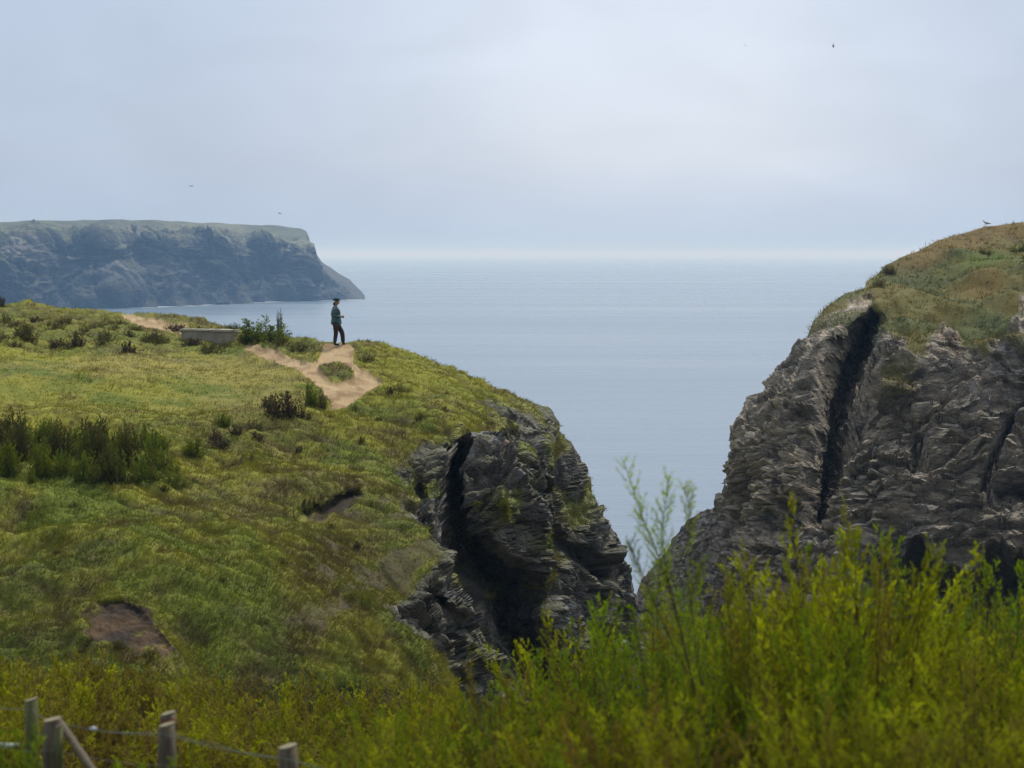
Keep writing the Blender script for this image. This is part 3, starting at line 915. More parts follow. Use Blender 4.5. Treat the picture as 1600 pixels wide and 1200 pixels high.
    f3 = facets(pw * np.array([1.3, 1.3, 3.6]), 33, 1.2)
    rd = fbm(p * np.array([0.14, 0.14, 0.028]) + 3, 3, 61, 0.5, ridged=True) * 1.5 + fbm(pw * np.array([0.35, 0.35, 0.7]), 4, 62, 0.5) * 0.5
    rd = rd + (saw - 0.4) * 0.50 + f1[0] * 0.48 + f2[0] * 0.40 + f3[0] * 0.26 - 0.25 * sstep(0.08, 0, f1[1]) - 0.12 * sstep(0.10, 0, f2[1])
    rd = rd * (1 - 0.6 * sstep(1.0, 4.0, depth(x, y) - f(x, y)) * sstep(880, 840, y))
    rd = (rd - 0.75) * (0.15 + 0.85 * sstep(14, -50, tsd))
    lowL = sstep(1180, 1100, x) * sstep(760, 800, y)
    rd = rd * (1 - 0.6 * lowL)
    hum = fbm(p * np.array([0.16, 0.16, 0.3]), 3, 201) * 1.5 + (0.5 - cells(p * np.array([0.3, 0.3, 0.5]), 5)[0]) * 1.3 + fbm(p * 1.6, 3, 204) * 0.14
    fade = np.ones_like(x); fade[:nb] = 0.4
    rd = rd * (0.5 + 0.5 * sstep(nb, nb + 70, np.arange(V.shape[0]))[:, None])
    nn_ = n * (1 - rock)[..., None] + ns_ * rock[..., None]
    V = V + nn_ * ((rd * rock + hum * turf * sstep(0, 40, np.arange(V.shape[0]))[:, None] * 0.9 + 0.1 * hum * turf) * fade)[..., None]
    n2 = grid_normals(V)
    if n2[nb + 200, 400, 1] > 0: n2 = -n2
    a1 = fbm(p * 0.09, 4, 231); a2 = fbm(p * 0.3, 4, 233); a3 = fbm(p * 1.1, 3, 235)
    g = blend(C_OLIVE + 0 * p, np.array([0.085, 0.105, 0.035]), sstep(-0.2, 0.4, a2))
    g = blend(g, C_DARK * 0.9, sstep(0.0, 0.4, a2 * 0.6 + a3 * 0.5))
    g = blend(g, np.array([0.150, 0.150, 0.055]), sstep(0.1, 0.5, a1 + 0.7 * a3) * 0.7)
    # dry brown heath on the very top, green flush below it
    ty = y - np.interp(x, [q[0] for q in S[-14:]], [q[1] for q in S[-14:]])
    g = blend(g, np.array([0.140, 0.105, 0.032]), sstep(42, 14, ty + 14 * a2) * sstep(1330, 1450, x) * 0.9)
    g = blend(g, np.array([0.105, 0.074, 0.032]), sstep(42, 14, ty) * sstep(0.0, 0.4, a3 + 0.3 * a2) * sstep(1330, 1450, x) * 0.6)
    g = blend(g, np.array([0.085, 0.120, 0.022]), sstep(0.25, 0.75, np.exp(-(((x - 1545) / 60) ** 2 + ((y - 412) / 13) ** 2)) + 0.3 * a3))
    g = blend(g, np.array([0.14, 0.105, 0.03]), sstep(0.3, 0.7, np.exp(-(((x - 1540) / 45) ** 2 + ((y - 447) / 14) ** 2)) + 0.3 * a3) * 0.8)
    g = blend(g, C_DARK * 1.1, sstep(0.35, 0.8, np.exp(-(((x - 1440) / 70) ** 2 + ((y - 432) / 20) ** 2)) + 0.35 * a3 + 0.2 * a2) * 0.8)
    g = g * np.array([1.25, 1.16, 1.0])
    rb = 0.4 + 0.7 * c1[2] * c2[2] + 0.5 * c3[2] + 0.55 * sstep(-0.3, 0.5, fbm(pw * np.array([0.35, 0.35, 1.6]), 5, 244))
    rc = C_ROCK[None, None] * np.array([1.58, 1.52, 1.44]) * rb[..., None]
    rc = blend(rc, np.array([0.13, 0.11, 0.065]), sstep(0.1, 0.5, fbm(p * 0.3, 4, 241)) * 0.5)
    rc = blend(rc, np.array([0.20, 0.115, 0.055]), np.exp(-(((x - 1490) / 60) ** 2 + ((y - 525) / 25) ** 2)) * sstep(-0.2, 0.3, a3) * 0.7)
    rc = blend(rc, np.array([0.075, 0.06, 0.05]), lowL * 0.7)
    sp = sstep(0.70, 0.76, c3[2]) * sstep(0.0, 0.3, fbm(p * 0.25, 3, 243))
    rc = blend(rc, np.array([0.36, 0.35, 0.34]), sp * 0.5)
    for (gx_, gy_, rx, ry) in ((1475, 500, 24, 7), (1507, 510, 12, 8)):
        rc = blend(rc, np.array([0.5, 0.45, 0.42]), sstep(0.4, 0.8, np.exp(-(((wx - gx_) / rx) ** 2 + ((wy - gy_) / ry) ** 2)) + 0.5 * a3))
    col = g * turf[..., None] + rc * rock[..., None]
    Fc = grid_faces(*V.shape[:2])
    tf = (sstep(-2, 2, tsd)).ravel()[Fc].mean(1) > 0.5
    Vf, Cf, Rf = V.reshape(-1, 3), col.reshape(-1, 3), rock.ravel()
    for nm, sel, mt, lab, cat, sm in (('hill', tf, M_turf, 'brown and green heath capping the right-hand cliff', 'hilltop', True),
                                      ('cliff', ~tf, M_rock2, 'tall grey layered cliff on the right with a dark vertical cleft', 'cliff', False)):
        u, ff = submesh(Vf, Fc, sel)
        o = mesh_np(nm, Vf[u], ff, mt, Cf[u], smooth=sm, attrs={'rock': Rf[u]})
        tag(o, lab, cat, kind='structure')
    rr = np.random.default_rng(31)
    nr, nc = V.shape[:2]
    m = 60000
    j0 = rr.integers(0, nc - 1, m); i0 = rr.integers(2, nr - ns - 1, m)
    keep = (rr.uniform(0, 1, m) < np.clip(turf[i0, j0] * 1.3 - 0.15, 0, 1)) & (x[i0, j0] < 1700)
    i0, j0 = i0[keep], j0[keep]
    pos = V[i0, j0] + rr.normal(0, 0.08, (len(i0), 3)) * np.array([1, 1, 0.1])
    VV, FF, CC = blades(pos, n2[i0, j0], rr.uniform(0.12, 0.3, len(i0)), np.full(len(i0), 0.02), g[i0, j0], k=5, lean=0.6, spread=0.1, wind=(0.3, 0, 0), seed=6)
    o = mesh_np('grass', VV, FF, M_grass, CC, smooth=False)
    tag(o, 'rough brown and green grass on top of the right-hand cliff', 'grass', kind='stuff')
    return Surf(V, pix, n2)


RIGHT = right_cliff()

# ================================================================== ground under the foreground thicket
def gz_(x, y):
    x = np.asarray(x, float); y = np.asarray(y, float)
    base = np.interp(y, [-100, -10, 0, 6, 12, 18, 26, 36, 45, 60, 80, 100], [37.2, 36.6, 36.3, 35.4, 34.5, 33.2, 31.4, 29.2, 27.6, 20, 8, -3])
    lft = sstep(2, -4, x)
    base2 = np.interp(y, [-100, -10, 0, 6, 12, 18, 26, 36, 45, 60, 80, 100], [37.2, 36.6, 36.2, 34.9, 33.9, 32.7, 31.2, 29.6, 28.3, 26, 20, -3])
    r = base * (1 - lft) + base2 * lft
    q = np.stack([x, y, 0 * x], -1)
    return r + 0.12 * fbm(q * 0.5, 4, 301) * np.clip(1 - y / 60, 0, 1)


def foreground_ground():
    xs = np.linspace(-60, 60, 240); ys = np.r_[np.linspace(-100, 0, 30)[:-1], np.linspace(0, 100, 200)]
    X, Y = np.meshgrid(xs, ys)
    V = np.stack([X, Y, gz_(X, Y)], -1)
    n = grid_normals(V)
    q = V.copy()
    a = fbm(q * 0.8, 4, 311); b = fbm(q * 3, 3, 312)
    c = blend(C_BROWN * 0.7 + 0 * V, C_DARK, sstep(-0.1, 0.4, a + 0.3 * b))
    c = blend(c, C_OLIVE, sstep(0.2, 0.5, b + 0.3 * a))
    o = mesh_np('ground', V.reshape(-1, 3), grid_faces(*V.shape[:2])[:, ::-1], M_turf, c.reshape(-1, 3))
    tag(o, 'sloping ground beneath the foreground shrubs', 'ground', kind='structure')
    r = np.random.default_rng(17)
    m = 26000
    y = r.uniform(7, 46, m) ; x = (r.uniform(-1, 1, m)) * (y * 0.29 + 0.6)
    pos = np.stack([x, y, gz_(x, y)], -1)
    g = blend(C_DARK + 0 * pos, C_GREEN, sstep(-0.3, 0.4, fbm(pos * 0.7, 3, 321)))
    g = blend(g, C_BROWN * 1.2, sstep(0.0, 0.4, fbm(pos * 1.1 + 4, 3, 323)) * 0.8)
    VV, FF, CC = blades(pos, np.repeat([[0, 0, 1.0]], m, 0), r.uniform(0.15, 0.45, m), np.full(m, 0.008), g, k=6, lean=0.35, spread=0.06, wind=(0.1, 0, 0), seed=8)
    o = mesh_np('undergrowth', VV, FF, M_grass, CC, smooth=False)
    tag(o, 'tangled grass and undergrowth between the foreground shrubs', 'undergrowth', kind='stuff')


foreground_ground()

# ================================================================== shrubs
M_leaf = vcol_mat('feathery_foliage', trans=0.45, fscale=2.0, fine=0.12, rough=0.6)
M_stem = simple('reddish_bark', (0.12, 0.055, 0.030), 0.8, 0.5, 14.0)
M_stemdark = simple('dark_bark', (0.05, 0.035, 0.022), 0.85, 0.5, 14.0)


def shrub_mesh(seed, H=1.8, n=26, spread=0.55, per=26, leaf=0.035, lw=0.0035, leaves=9, base_col=(0.15, 0.18, 0.015), tip_col=(0.22, 0.26, 0.02), brown=0.12, bare=0.25, bl=0.30, lean=0.35, up=1.1, minh=0.5, side_r=0.002, stem_r=0.010, root=0.35):
    """many upright wands, each a plume of ascending side twigs with narrow scale leaves"""
    r = np.random.default_rng(seed)
    paths, rads = [], []
    LV, LC = [], []
    for i in range(n):
        a = r.uniform(0, 2 * np.pi); rr = spread * math.sqrt(r.uniform())
        h = H * (minh + (1 - minh) * r.uniform() ** 0.8) * (1 - (0.28 if root < 0.5 else 0.6) * (rr / spread) ** 2)
        b0 = np.array([math.cos(a) * rr * root, math.sin(a) * rr * root, -0.05])
        top = np.array([math.cos(a) * rr + r.normal(0, 0.06), math.sin(a) * rr + r.normal(0, 0.06), h]) * np.array([1 + lean, 1 + lean, 1])
        mid = (b0 + top) / 2 + np.array([top[0] * -0.14, top[1] * -0.14, 0]) + r.normal(0, 0.03, 3)
        t = np.linspace(0, 1, 8)[:, None]
        pth = (1 - t) ** 2 * b0 + 2 * t * (1 - t) * mid + t ** 2 * top
        pth[1:-1] += r.normal(0, 0.008, (6, 3))
        if root > 0.5:
            paths.append(np.concatenate([[[0, 0, -0.12]], pth])); rads.append(np.r_[stem_r * 1.6, np.linspace(stem_r, 0.002, 8)] * (h / H))
        else:
            paths.append(pth); rads.append(np.linspace(stem_r, 0.002, 8) * (h / H))
        k = int(per * h / H)
        ts = bare + (1 - bare) * (np.arange(k) + r.uniform(0, 1, k)) / k
        iscol = r.uniform() < brown
        tint = r.uniform(0.55, 1.25)
        pc = np.array([0.19, 0.12, 0.03]) if iscol else None
        for tt in ts:
            o = (1 - tt) ** 2 * b0 + 2 * tt * (1 - tt) * mid + tt ** 2 * top
            dirs = 2 * (1 - tt) * (mid - b0) + 2 * tt * (top - mid); dirs /= np.linalg.norm(dirs)
            az = r.uniform(0, 2 * np.pi)
            out = np.array([math.cos(az), math.sin(az), 0])
            L_ = bl * (1.05 - tt) ** 0.6 * r.uniform(0.5, 1.15) * (h / H) + 0.03
            d = dirs * up + out * r.uniform(0.45, 0.9); d /= np.linalg.norm(d)
            e1 = o + d * L_ * 0.5; e2 = o + d * L_ + np.array([0, 0, L_ * 0.22])
            paths.append(np.array([o, e1, e2])); rads.append(np.array([side_r, side_r * 0.7, side_r * 0.35]))
            m = leaves
            u = (np.arange(m) + r.uniform(0, 1, m)) / m
            q = np.where(u[:, None] < 0.5, o + (e1 - o) * u[:, None] * 2, e1 + (e2 - e1) * (u[:, None] * 2 - 1))
            ax = (e2 - o) / (np.linalg.norm(e2 - o) + 1e-9)
            ld = ax * 1.0 + r.normal(0, 0.42, (m, 3)) + np.array([0, 0, 0.2]); ld /= np.linalg.norm(ld, axis=1, keepdims=True)
            ll = leaf * r.uniform(0.6, 1.3, (m, 1))
            sd = np.cross(ld, r.normal(0, 1, (m, 3))); sd /= np.linalg.norm(sd, axis=1, keepdims=True) + 1e-9
            w = lw * r.uniform(0.8, 1.3, (m, 1))
            tri = np.stack([q, q + ld * ll * 0.5 + sd * w, q + ld * ll, q + ld * ll * 0.5 - sd * w], 1)
            LV.append(tri)
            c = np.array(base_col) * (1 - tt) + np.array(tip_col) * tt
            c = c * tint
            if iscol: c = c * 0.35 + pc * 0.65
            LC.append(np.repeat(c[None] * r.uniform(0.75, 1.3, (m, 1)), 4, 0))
    sv, sf = tubes(paths, rads, 3)
    LV = np.concatenate(LV).reshape(-1, 3); LC = np.concatenate(LC)
    return sv, sf, LV, np.arange(len(LV)).reshape(-1, 4), LC


def shrub_proto(name, seed, stem_mat=None, **kw):
    sv, sf, lv, lf, lc = shrub_mesh(seed, **kw)
    root = empty(name, (0, 0, 0))
    mesh_np('stems', sv, sf, stem_mat or M_stem, parent=root)
    mesh_np('foliage', lv, lf, M_leaf, lc, smooth=False, parent=root)
    return root


used_protos = set()


def place(proto, loc, rz, sc, label, cat, group=None):
    if proto.name in used_protos:
        o = copy_tree(proto)
    else:
        used_protos.add(proto.name); o = proto
    o.location = Vector(loc); o.rotation_euler = (0, 0, rz); o.scale = (sc,) * 3 if not isinstance(sc, tuple) else sc
    tag(o, label, cat, group)
    if not group and 'group' in o: del o['group']
    return o


ORD = 'first second third fourth fifth sixth seventh eighth ninth tenth eleventh twelfth thirteenth fourteenth'.split()


def rank_labels(items, noun, tail):
    """items of one rank: (object, px, colour words); names each by its place in the rank"""
    for k, (o, px, cw) in enumerate(sorted(items, key=lambda q: q[1])):
        o['label'] = '%s %s, %s from the left in the %s' % (cw, noun, ORD[k], tail)


def foreground_shrubs():
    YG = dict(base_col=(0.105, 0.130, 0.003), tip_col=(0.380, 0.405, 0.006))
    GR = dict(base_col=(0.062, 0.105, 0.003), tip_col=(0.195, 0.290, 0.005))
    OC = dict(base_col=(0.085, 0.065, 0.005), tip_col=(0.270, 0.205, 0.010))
    big = dict(leaf=0.042, lw=0.0048, leaves=13, n=24, per=34)
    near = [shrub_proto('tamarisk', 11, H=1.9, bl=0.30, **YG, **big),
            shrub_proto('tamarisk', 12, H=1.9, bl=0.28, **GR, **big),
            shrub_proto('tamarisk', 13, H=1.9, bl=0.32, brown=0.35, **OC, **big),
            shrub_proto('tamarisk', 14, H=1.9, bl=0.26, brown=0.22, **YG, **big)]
    fk = dict(H=1.7, n=36, per=20, leaves=9, leaf=0.065, lw=0.009, minh=0.6)
    far = [shrub_proto('broom_bush', 21, bl=0.30, brown=0.3, base_col=(0.170, 0.185, 0.004), tip_col=(0.360, 0.370, 0.006), **fk),
           shrub_proto('broom_bush', 22, bl=0.28, brown=0.5, base_col=(0.130, 0.110, 0.010), tip_col=(0.260, 0.215, 0.016), **fk),
           shrub_proto('broom_bush', 23, bl=0.30, brown=0.1, base_col=(0.135, 0.165, 0.005), tip_col=(0.285, 0.320, 0.008), **fk)]
    r = random.Random(5)

    def grow(proto, px, tip_y, d, lab, group, hs=1.9, cat='shrub', wmul=1.0):
        tip = P(px, tip_y, d)
        g = float(gz_(tip[0], d))
        h = max(tip[2] - g, 0.5)
        s = h / (hs * 0.97)
        ws = min(max(s, 0.75), 1.25) * wmul
        return place(proto, (tip[0], d, g), r.uniform(0, 6.28), (ws, ws, s), lab, cat, group)
    # right: envelope of the near thicket
    env = lambda x: float(np.interp(x, [560, 640, 700, 760, 830, 900, 960, 1030, 1080, 1170, 1230, 1310, 1380, 1430, 1480, 1560, 1640, 1720], [1075, 1050, 1022, 1000, 962, 925, 885, 862, 862, 832, 865, 795, 795, 860, 850, 825, 850, 845]))
    cws = ['yellow-green', 'dark green', 'ochre-tipped', 'rusty-sprigged']
    gname = 'tamarisk shrubs massed in the foreground'
    for row, (d0, off, n, tail) in enumerate(((20, 8, 11, 'farthest rank of the foreground thicket'), (17, 8, 11, 'second-farthest rank of the foreground thicket'), (14.8, 60, 11, 'middle rank of the foreground thicket'), (12.8, 120, 10, 'second-nearest rank of the foreground thicket'), (10.8, 190, 10, 'nearest rank of the foreground thicket'))):
        items = []
        for i in range(n):
            px = 610 + (i + r.uniform(0.15, 0.85)) / n * 1100
            d = d0 + r.uniform(-0.8, 0.8)
            ty = env(px) + off + r.uniform(0, 60) - (8 if r.random() < 0.2 else 0)
            k = r.choice([0, 0, 0, 0, 1, 1, 1, 2, 3])
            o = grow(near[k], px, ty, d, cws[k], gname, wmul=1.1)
            items.append((o, px, cws[k]))
        rank_labels(items, 'tamarisk', tail)
    # left: lower, browner bank of broom beyond the fence
    envl = lambda x: float(np.interp(x, [-80, 0, 60, 120, 200, 300, 420, 520, 620, 700], [1000, 1003, 985, 1000, 1030, 1035, 1040, 1052, 1060, 1055]))
    cwf = ['olive', 'brown', 'fresh green']
    gf = 'bushes in the bank behind the fence'
    for row, (d0, off, n, tail) in enumerate(((31, 0, 11, 'farthest rank behind the fence'), (27, 30, 10, 'second-farthest rank behind the fence'), (23.5, 62, 9, 'second-nearest rank behind the fence'), (20.5, 104, 8, 'nearest rank behind the fence'))):
        items = []
        for i in range(n):
            px = -70 + (i + r.uniform(0.15, 0.85)) / n * 760
            d = d0 + r.uniform(-1, 1)
            k = r.choice([0, 0, 1, 2, 0])
            o = grow(far[k], px, envl(px) + off + r.uniform(-6, 30), d, cwf[k], gf, hs=1.7, wmul=1.25)
            items.append((o, px, cwf[k]))
        rank_labels(items, 'broom bush', tail)
    # nearer shoots by the posts
    grow(near[1], 22, 1120, 11.6, 'leafy green shoots growing at the left-hand end of the fence', None)
    grow(near[0], 530, 1105, 12.6, 'yellow-green shrub standing to the right of the last fence post', None)
    grow(near[1], 610, 1090, 13.2, 'dark green shrub filling the gap between fence and thicket', None)
    grow(near[1], 205, 1178, 11.0, 'low green shoots between the braced post and the doubled post', None)
    # the tall open sprig standing against the sea
    sv, sf, lv, lf, lc = shrub_mesh(77, H=2.5, n=3, per=30, spread=0.16, bl=0.34, leaves=11, leaf=0.026, lw=0.0032, bare=0.35, base_col=(0.12, 0.17, 0.02), tip_col=(0.19, 0.27, 0.05), brown=0.0, minh=0.85, lean=0.1, up=1.0)
    base = P(1075, 1180, 13.0); base[2] = float(gz_(base[0], 13.0))
    root = empty('tamarisk', base)
    paths, rads, LV, LC = [], [], [], []
    rr = np.random.default_rng(5)

    def wand(pts, r0, per, bl, tipc):
        w = np.array([P(a, b, 13.0 + c) for a, b, c in pts]) - base
        tt = np.linspace(0, len(w) - 1, 26)
        pth = np.stack([np.interp(tt, np.arange(len(w)), w[:, k]) for k in range(3)], -1)
        pth[1:-1] = (pth[:-2] + 2 * pth[1:-1] + pth[2:]) / 4
        paths.append(pth); rads.append(np.linspace(r0, 0.0016, len(pth)))
        for k in range(per):
            u = 0.16 + 0.84 * (k + rr.uniform()) / per
            i = min(int(u * 25), 24)
            o = pth[i] * (1 - (u * 25 - i)) + pth[i + 1] * (u * 25 - i)
            T = pth[i + 1] - pth[i]; T /= np.linalg.norm(T)
            az = rr.uniform(0, 6.28)
            d = T * 1.0 + np.array([math.cos(az), math.sin(az), 0]) * rr.uniform(0.5, 0.9); d /= np.linalg.norm(d)
            Ls = bl * (1.12 - u) ** 0.7 * rr.uniform(0.5, 1.2) + 0.02
            e1 = o + d * Ls * 0.5; e2 = o + d * Ls + np.array([0, 0, Ls * 0.2])
            paths.append(np.array([o, e1, e2])); rads.append(np.array([0.0018, 0.0013, 0.0007]))
            m = 10
            uu = (np.arange(m) + rr.uniform(0, 1, m)) / m
            q = np.where(uu[:, None] < 0.5, o + (e1 - o) * uu[:, None] * 2, e1 + (e2 - e1) * (uu[:, None] * 2 - 1))
            ld = d + rr.normal(0, 0.4, (m, 3)); ld /= np.linalg.norm(ld, axis=1, keepdims=True)
            sd = np.cross(ld, rr.normal(0, 1, (m, 3))); sd /= np.linalg.norm(sd, axis=1, keepdims=True)
            ll = 0.034 * rr.uniform(0.6, 1.3, (m, 1)); wd = 0.0042
            LV.append(np.stack([q, q + ld * ll * 0.5 + sd * wd, q + ld * ll, q + ld * ll * 0.5 - sd * wd], 1))
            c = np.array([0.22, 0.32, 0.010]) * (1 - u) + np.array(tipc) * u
            LC.append(np.repeat(c[None] * rr.uniform(0.75, 1.3, (m, 1)), 4, 0))
    wand([(1120, 1195, 0), (1085, 1080, 0), (1062, 980, 0.05), (1040, 900, 0.1), (1022, 850, 0.05), (1000, 800, 0), (975, 722, 0)], 0.009, 66, 0.23, (0.42, 0.56, 0.04))
    wand([(1062, 980, 0.05), (1040, 890, 0), (1034, 830, -0.05), (1045, 748, -0.1)], 0.005, 46, 0.20, (0.40, 0.58, 0.03))
    wand([(1045, 905, 0.0), (1075, 850, 0.1), (1078, 800, 0.1), (1070, 762, 0.1)], 0.003, 26, 0.15, (0.42, 0.50, 0.06))
    wand([(1085, 1080, 0.0), (1030, 960, -0.1), (1005, 900, -0.1), (985, 850, -0.1)], 0.005, 34, 0.16, (0.18, 0.22, 0.04))
    wand([(1110, 1160, 0.0), (1085, 1000, 0.1), (1080, 930, 0.1), (1095, 880, 0.1)], 0.006, 40, 0.16, (0.18, 0.23, 0.03))
    v1, f1 = tubes(paths, rads, 4)
    LV = np.concatenate(LV).reshape(-1, 3)
    mesh_np('stems', v1, f1, M_stem, parent=root)
    mesh_np('foliage', LV, np.arange(len(LV)).reshape(-1, 4), M_leaf, np.concatenate(LC), smooth=False, parent=root)
    tag(root, 'tall thin open tamarisk with reddish stems, its bare sprigs reaching up against the sea', 'shrub')
    # two taller plumes above the mass
    grow(near[3], 1303, 772, 14.6, 'tall rust-tinged plume rising before the right-hand cliff, left of its twin', None)
    grow(near[0], 1378, 782, 14.2, 'tall yellow-green plume rising before the right-hand cliff, right of its twin', None)
    grow(near[0], 1165, 838, 14.0, 'tall bright yellow-green plume below the foot of the right-hand cliff', None)


foreground_shrubs()


def midground_shrubs():
    DK = dict(base_col=(0.055, 0.078, 0.010), tip_col=(0.180, 0.235, 0.018))
    gk = dict(stem_mat=M_stemdark, H=1.5, n=46, per=20, bl=0.46, leaves=13, leaf=0.085, lw=0.015, minh=0.30, spread=0.85, lean=0.12, root=0.75, bare=0.03, up=0.45)
    b_dark = shrub_proto('gorse_bush', 41, brown=0.08, **gk, **DK)
    b_dark2 = shrub_proto('gorse_bush', 42, brown=0.2, base_col=(0.050, 0.058, 0.016), tip_col=(0.135, 0.140, 0.028), **gk)
    b_lime = shrub_proto('gorse_bush', 43, brown=0.0, base_col=(0.085, 0.110, 0.008), tip_col=(0.200, 0.230, 0.012), **gk)
    hk = dict(stem_mat=M_stemdark, H=0.8, n=44, per=14, bl=0.24, leaves=9, leaf=0.075, lw=0.014, minh=0.30, spread=0.75, lean=0.1, root=0.85, bare=0.0, up=0.4)
    b_brown = shrub_proto('heather_clump', 44, brown=0.0, base_col=(0.050, 0.036, 0.020), tip_col=(0.100, 0.070, 0.040), **hk)
    b_olive = shrub_proto('heather_clump', 45, brown=0.1, base_col=(0.070, 0.070, 0.016), tip_col=(0.140, 0.130, 0.035), **hk)
    H = {b_dark.name: 1.5, b_dark2.name: 1.5, b_lime.name: 1.5, b_brown.name: 0.8, b_olive.name: 0.8}
    r = random.Random(9)

    def at(proto, px, by, ty, wpx, lab, group=None, cat='bush', surf=LEFT):
        p, n = surf.at(px, by)
        m_px = p[1] / F
        h = (by - ty) * m_px
        s = h / H[proto.name]
        sp = 2.1 if H[proto.name] > 1 else 1.9
        ws = wpx * m_px / sp
        return place(proto, (p[0], p[1], p[2] - 0.06), r.uniform(0, 6.28), (ws, ws, s), lab, cat, group)
    # dark hedge band at left
    grp = 'gorse bushes in the band across the left meadow'
    for row, (by, ty, xs, tail) in enumerate(((706, 648, range(-30, 270, 28), 'back row of the gorse band'), (738, 668, range(-20, 285, 28), 'middle row of the gorse band'), (764, 704, range(105, 275, 32), 'front row of the gorse band'))):
        items = []
        for k, px in enumerate(xs):
            pr_ = b_dark if r.random() < 0.6 else b_dark2
            cw = 'dark green' if pr_ is b_dark else 'olive-brown'
            o = at(pr_, px + r.uniform(-6, 6), by + r.uniform(-7, 7), ty + r.uniform(-10, 14), r.uniform(54, 70), cw, grp)
            items.append((o, px, cw))
        rank_labels(items, 'gorse', tail)
    at(b_lime, 14, 768, 703, 62, 'bright lime-green bush at the left edge below the dark gorse band')
    at(b_lime, 66, 764, 706, 58, 'rounded lime-green bush, second from the left edge below the dark gorse band')
    at(b_lime, 50, 775, 748, 22, 'tiny lime-green tuft under the two lime-green bushes')
    at(b_olive, 128, 752, 716, 30, 'small yellow-olive clump poking from the foot of the gorse band')
    at(b_olive, 150, 752, 726, 24, 'smaller olive clump at the foot of the gorse band, beside the yellow-olive one')
    at(b_lime, 303, 712, 674, 52, 'low yellow-green bush just right of the dark gorse band')
    at(b_dark, 345, 676, 645, 46, 'dark twiggy bush below the meadow, left of the path')
    at(b_brown, 368, 690, 668, 42, 'dark purple-brown heather below the twiggy dark bush')
    at(b_brown, 336, 690, 668, 30, 'dark brown heather right of the low yellow-green bush')
    at(b_brown, 445, 655, 612, 84, 'large purple-brown heather bush left of the sandy path')
    at(b_lime, 484, 640, 596, 30, 'yellow-green sprig bush at the left lip of the sandy path')
    at(b_olive, 425, 650, 618, 36, 'olive bush beside the large purple-brown heather')
    at(b_olive, 500, 640, 604, 26, 'little olive tuft hanging over the edge of the sandy path')
    # crest
    at(b_dark, 400, 534, 484, 84, 'leafy green bush on the skyline between the low wall and the hiker')
    at(b_dark, 432, 531, 494, 70, 'lower green bush on the skyline nearest the hiker')
    at(b_dark2, 436, 522, 474, 15, 'narrow upright spire of gorse on the skyline near the hiker')
    at(b_olive, 384, 537, 513, 26, 'yellow-green tuft at the right end of the low wall')
    at(b_dark2, 151, 502, 470, 48, 'round olive bush standing up on the skyline at the left')
    at(b_brown, 2, 478, 457, 22, 'small brown bush on the skyline at the left edge')
    at(b_dark2, 42, 534, 500, 60, 'wide dark bush on the bank near the left edge')
    at(b_brown, 120, 542, 514, 42, 'dark brown bush on the bank below the round skyline bush')
    at(b_brown, 200, 552, 530, 40, 'flat dark clump at the foot of the bank, left of the low wall')
    at(b_olive, 85, 520, 498, 40, 'olive clump on the bank between the wide dark bush and the round skyline bush')
    at(b_brown, 318, 528, 514, 24, 'dark brown tuft growing against the left half of the low wall')
    at(b_olive, 240, 530, 512, 44, 'olive heather clump on the bank left of the low wall')
    at(b_olive, 165, 530, 510, 44, 'olive heather clump on the bank right under the round skyline bush')
    at(b_brown, 300, 545, 530, 40, 'brown heather clump in front of the low wall')
    at(b_olive, 350, 545, 531, 34, 'olive heather clump in front of the right end of the low wall')
    its = []
    for k in range(34):
        px = -20 + k * 11.6 + r.uniform(-6, 6)
        by = r.uniform(505, 556) - 6 * (px < 200)
        pr_ = b_olive if r.random() < 0.6 else b_brown
        cw = 'olive' if pr_ is b_olive else 'brown'
        its.append((at(pr_, px, by, by - r.uniform(10, 18), r.uniform(34, 60), cw, 'low clumps along the bank below the skyline'), px, cw))
    NTH = ORD + 'fifteenth sixteenth seventeenth'.split()
    for k, (o, px, cw) in enumerate(sorted(its, key=lambda q: q[1])):
        o['label'] = 'low %s clump on the bank below the skyline, %s from the %s' % (cw, NTH[k] if k < 17 else NTH[len(its) - 1 - k], 'left edge' if k < 17 else 'low wall end')
    for (px, by, w, h_, pr_, lb) in ((345, 700, 60, 20, b_brown, 'spreading brown heather under the dark twiggy bush'), (395, 668, 60, 22, b_olive, 'spreading olive heather between the dark twiggy bush and the purple-brown bush'), (400, 690, 50, 18, b_brown, 'brown heather in the middle of the dark scrub below the meadow'),
                                     (420, 640, 44, 22, b_brown, 'brown heather at the upper left of the purple-brown bush'), (470, 655, 46, 20, b_olive, 'olive heather at the foot of the purple-brown bush'), (575, 560, 40, 14, b_olive, 'olive heather on the turf right of the hiker'), (625, 612, 44, 16, b_olive, 'yellowish heather mound on the turf above the cliff, seaward of the path'),
                                     (470, 545, 60, 16, b_olive, 'olive heather mound between the skyline bushes and the hiker'), (440, 540, 50, 14, b_olive, 'olive heather mound above the left fork of the path')):
        at(pr_, px, by, by - h_, w, lb)
    at(b_olive, 10, 500, 482, 44, 'olive tussock on the skyline bank at the left edge')
    # scattered clumps
    grp = 'small heather clumps dotted over the slope'
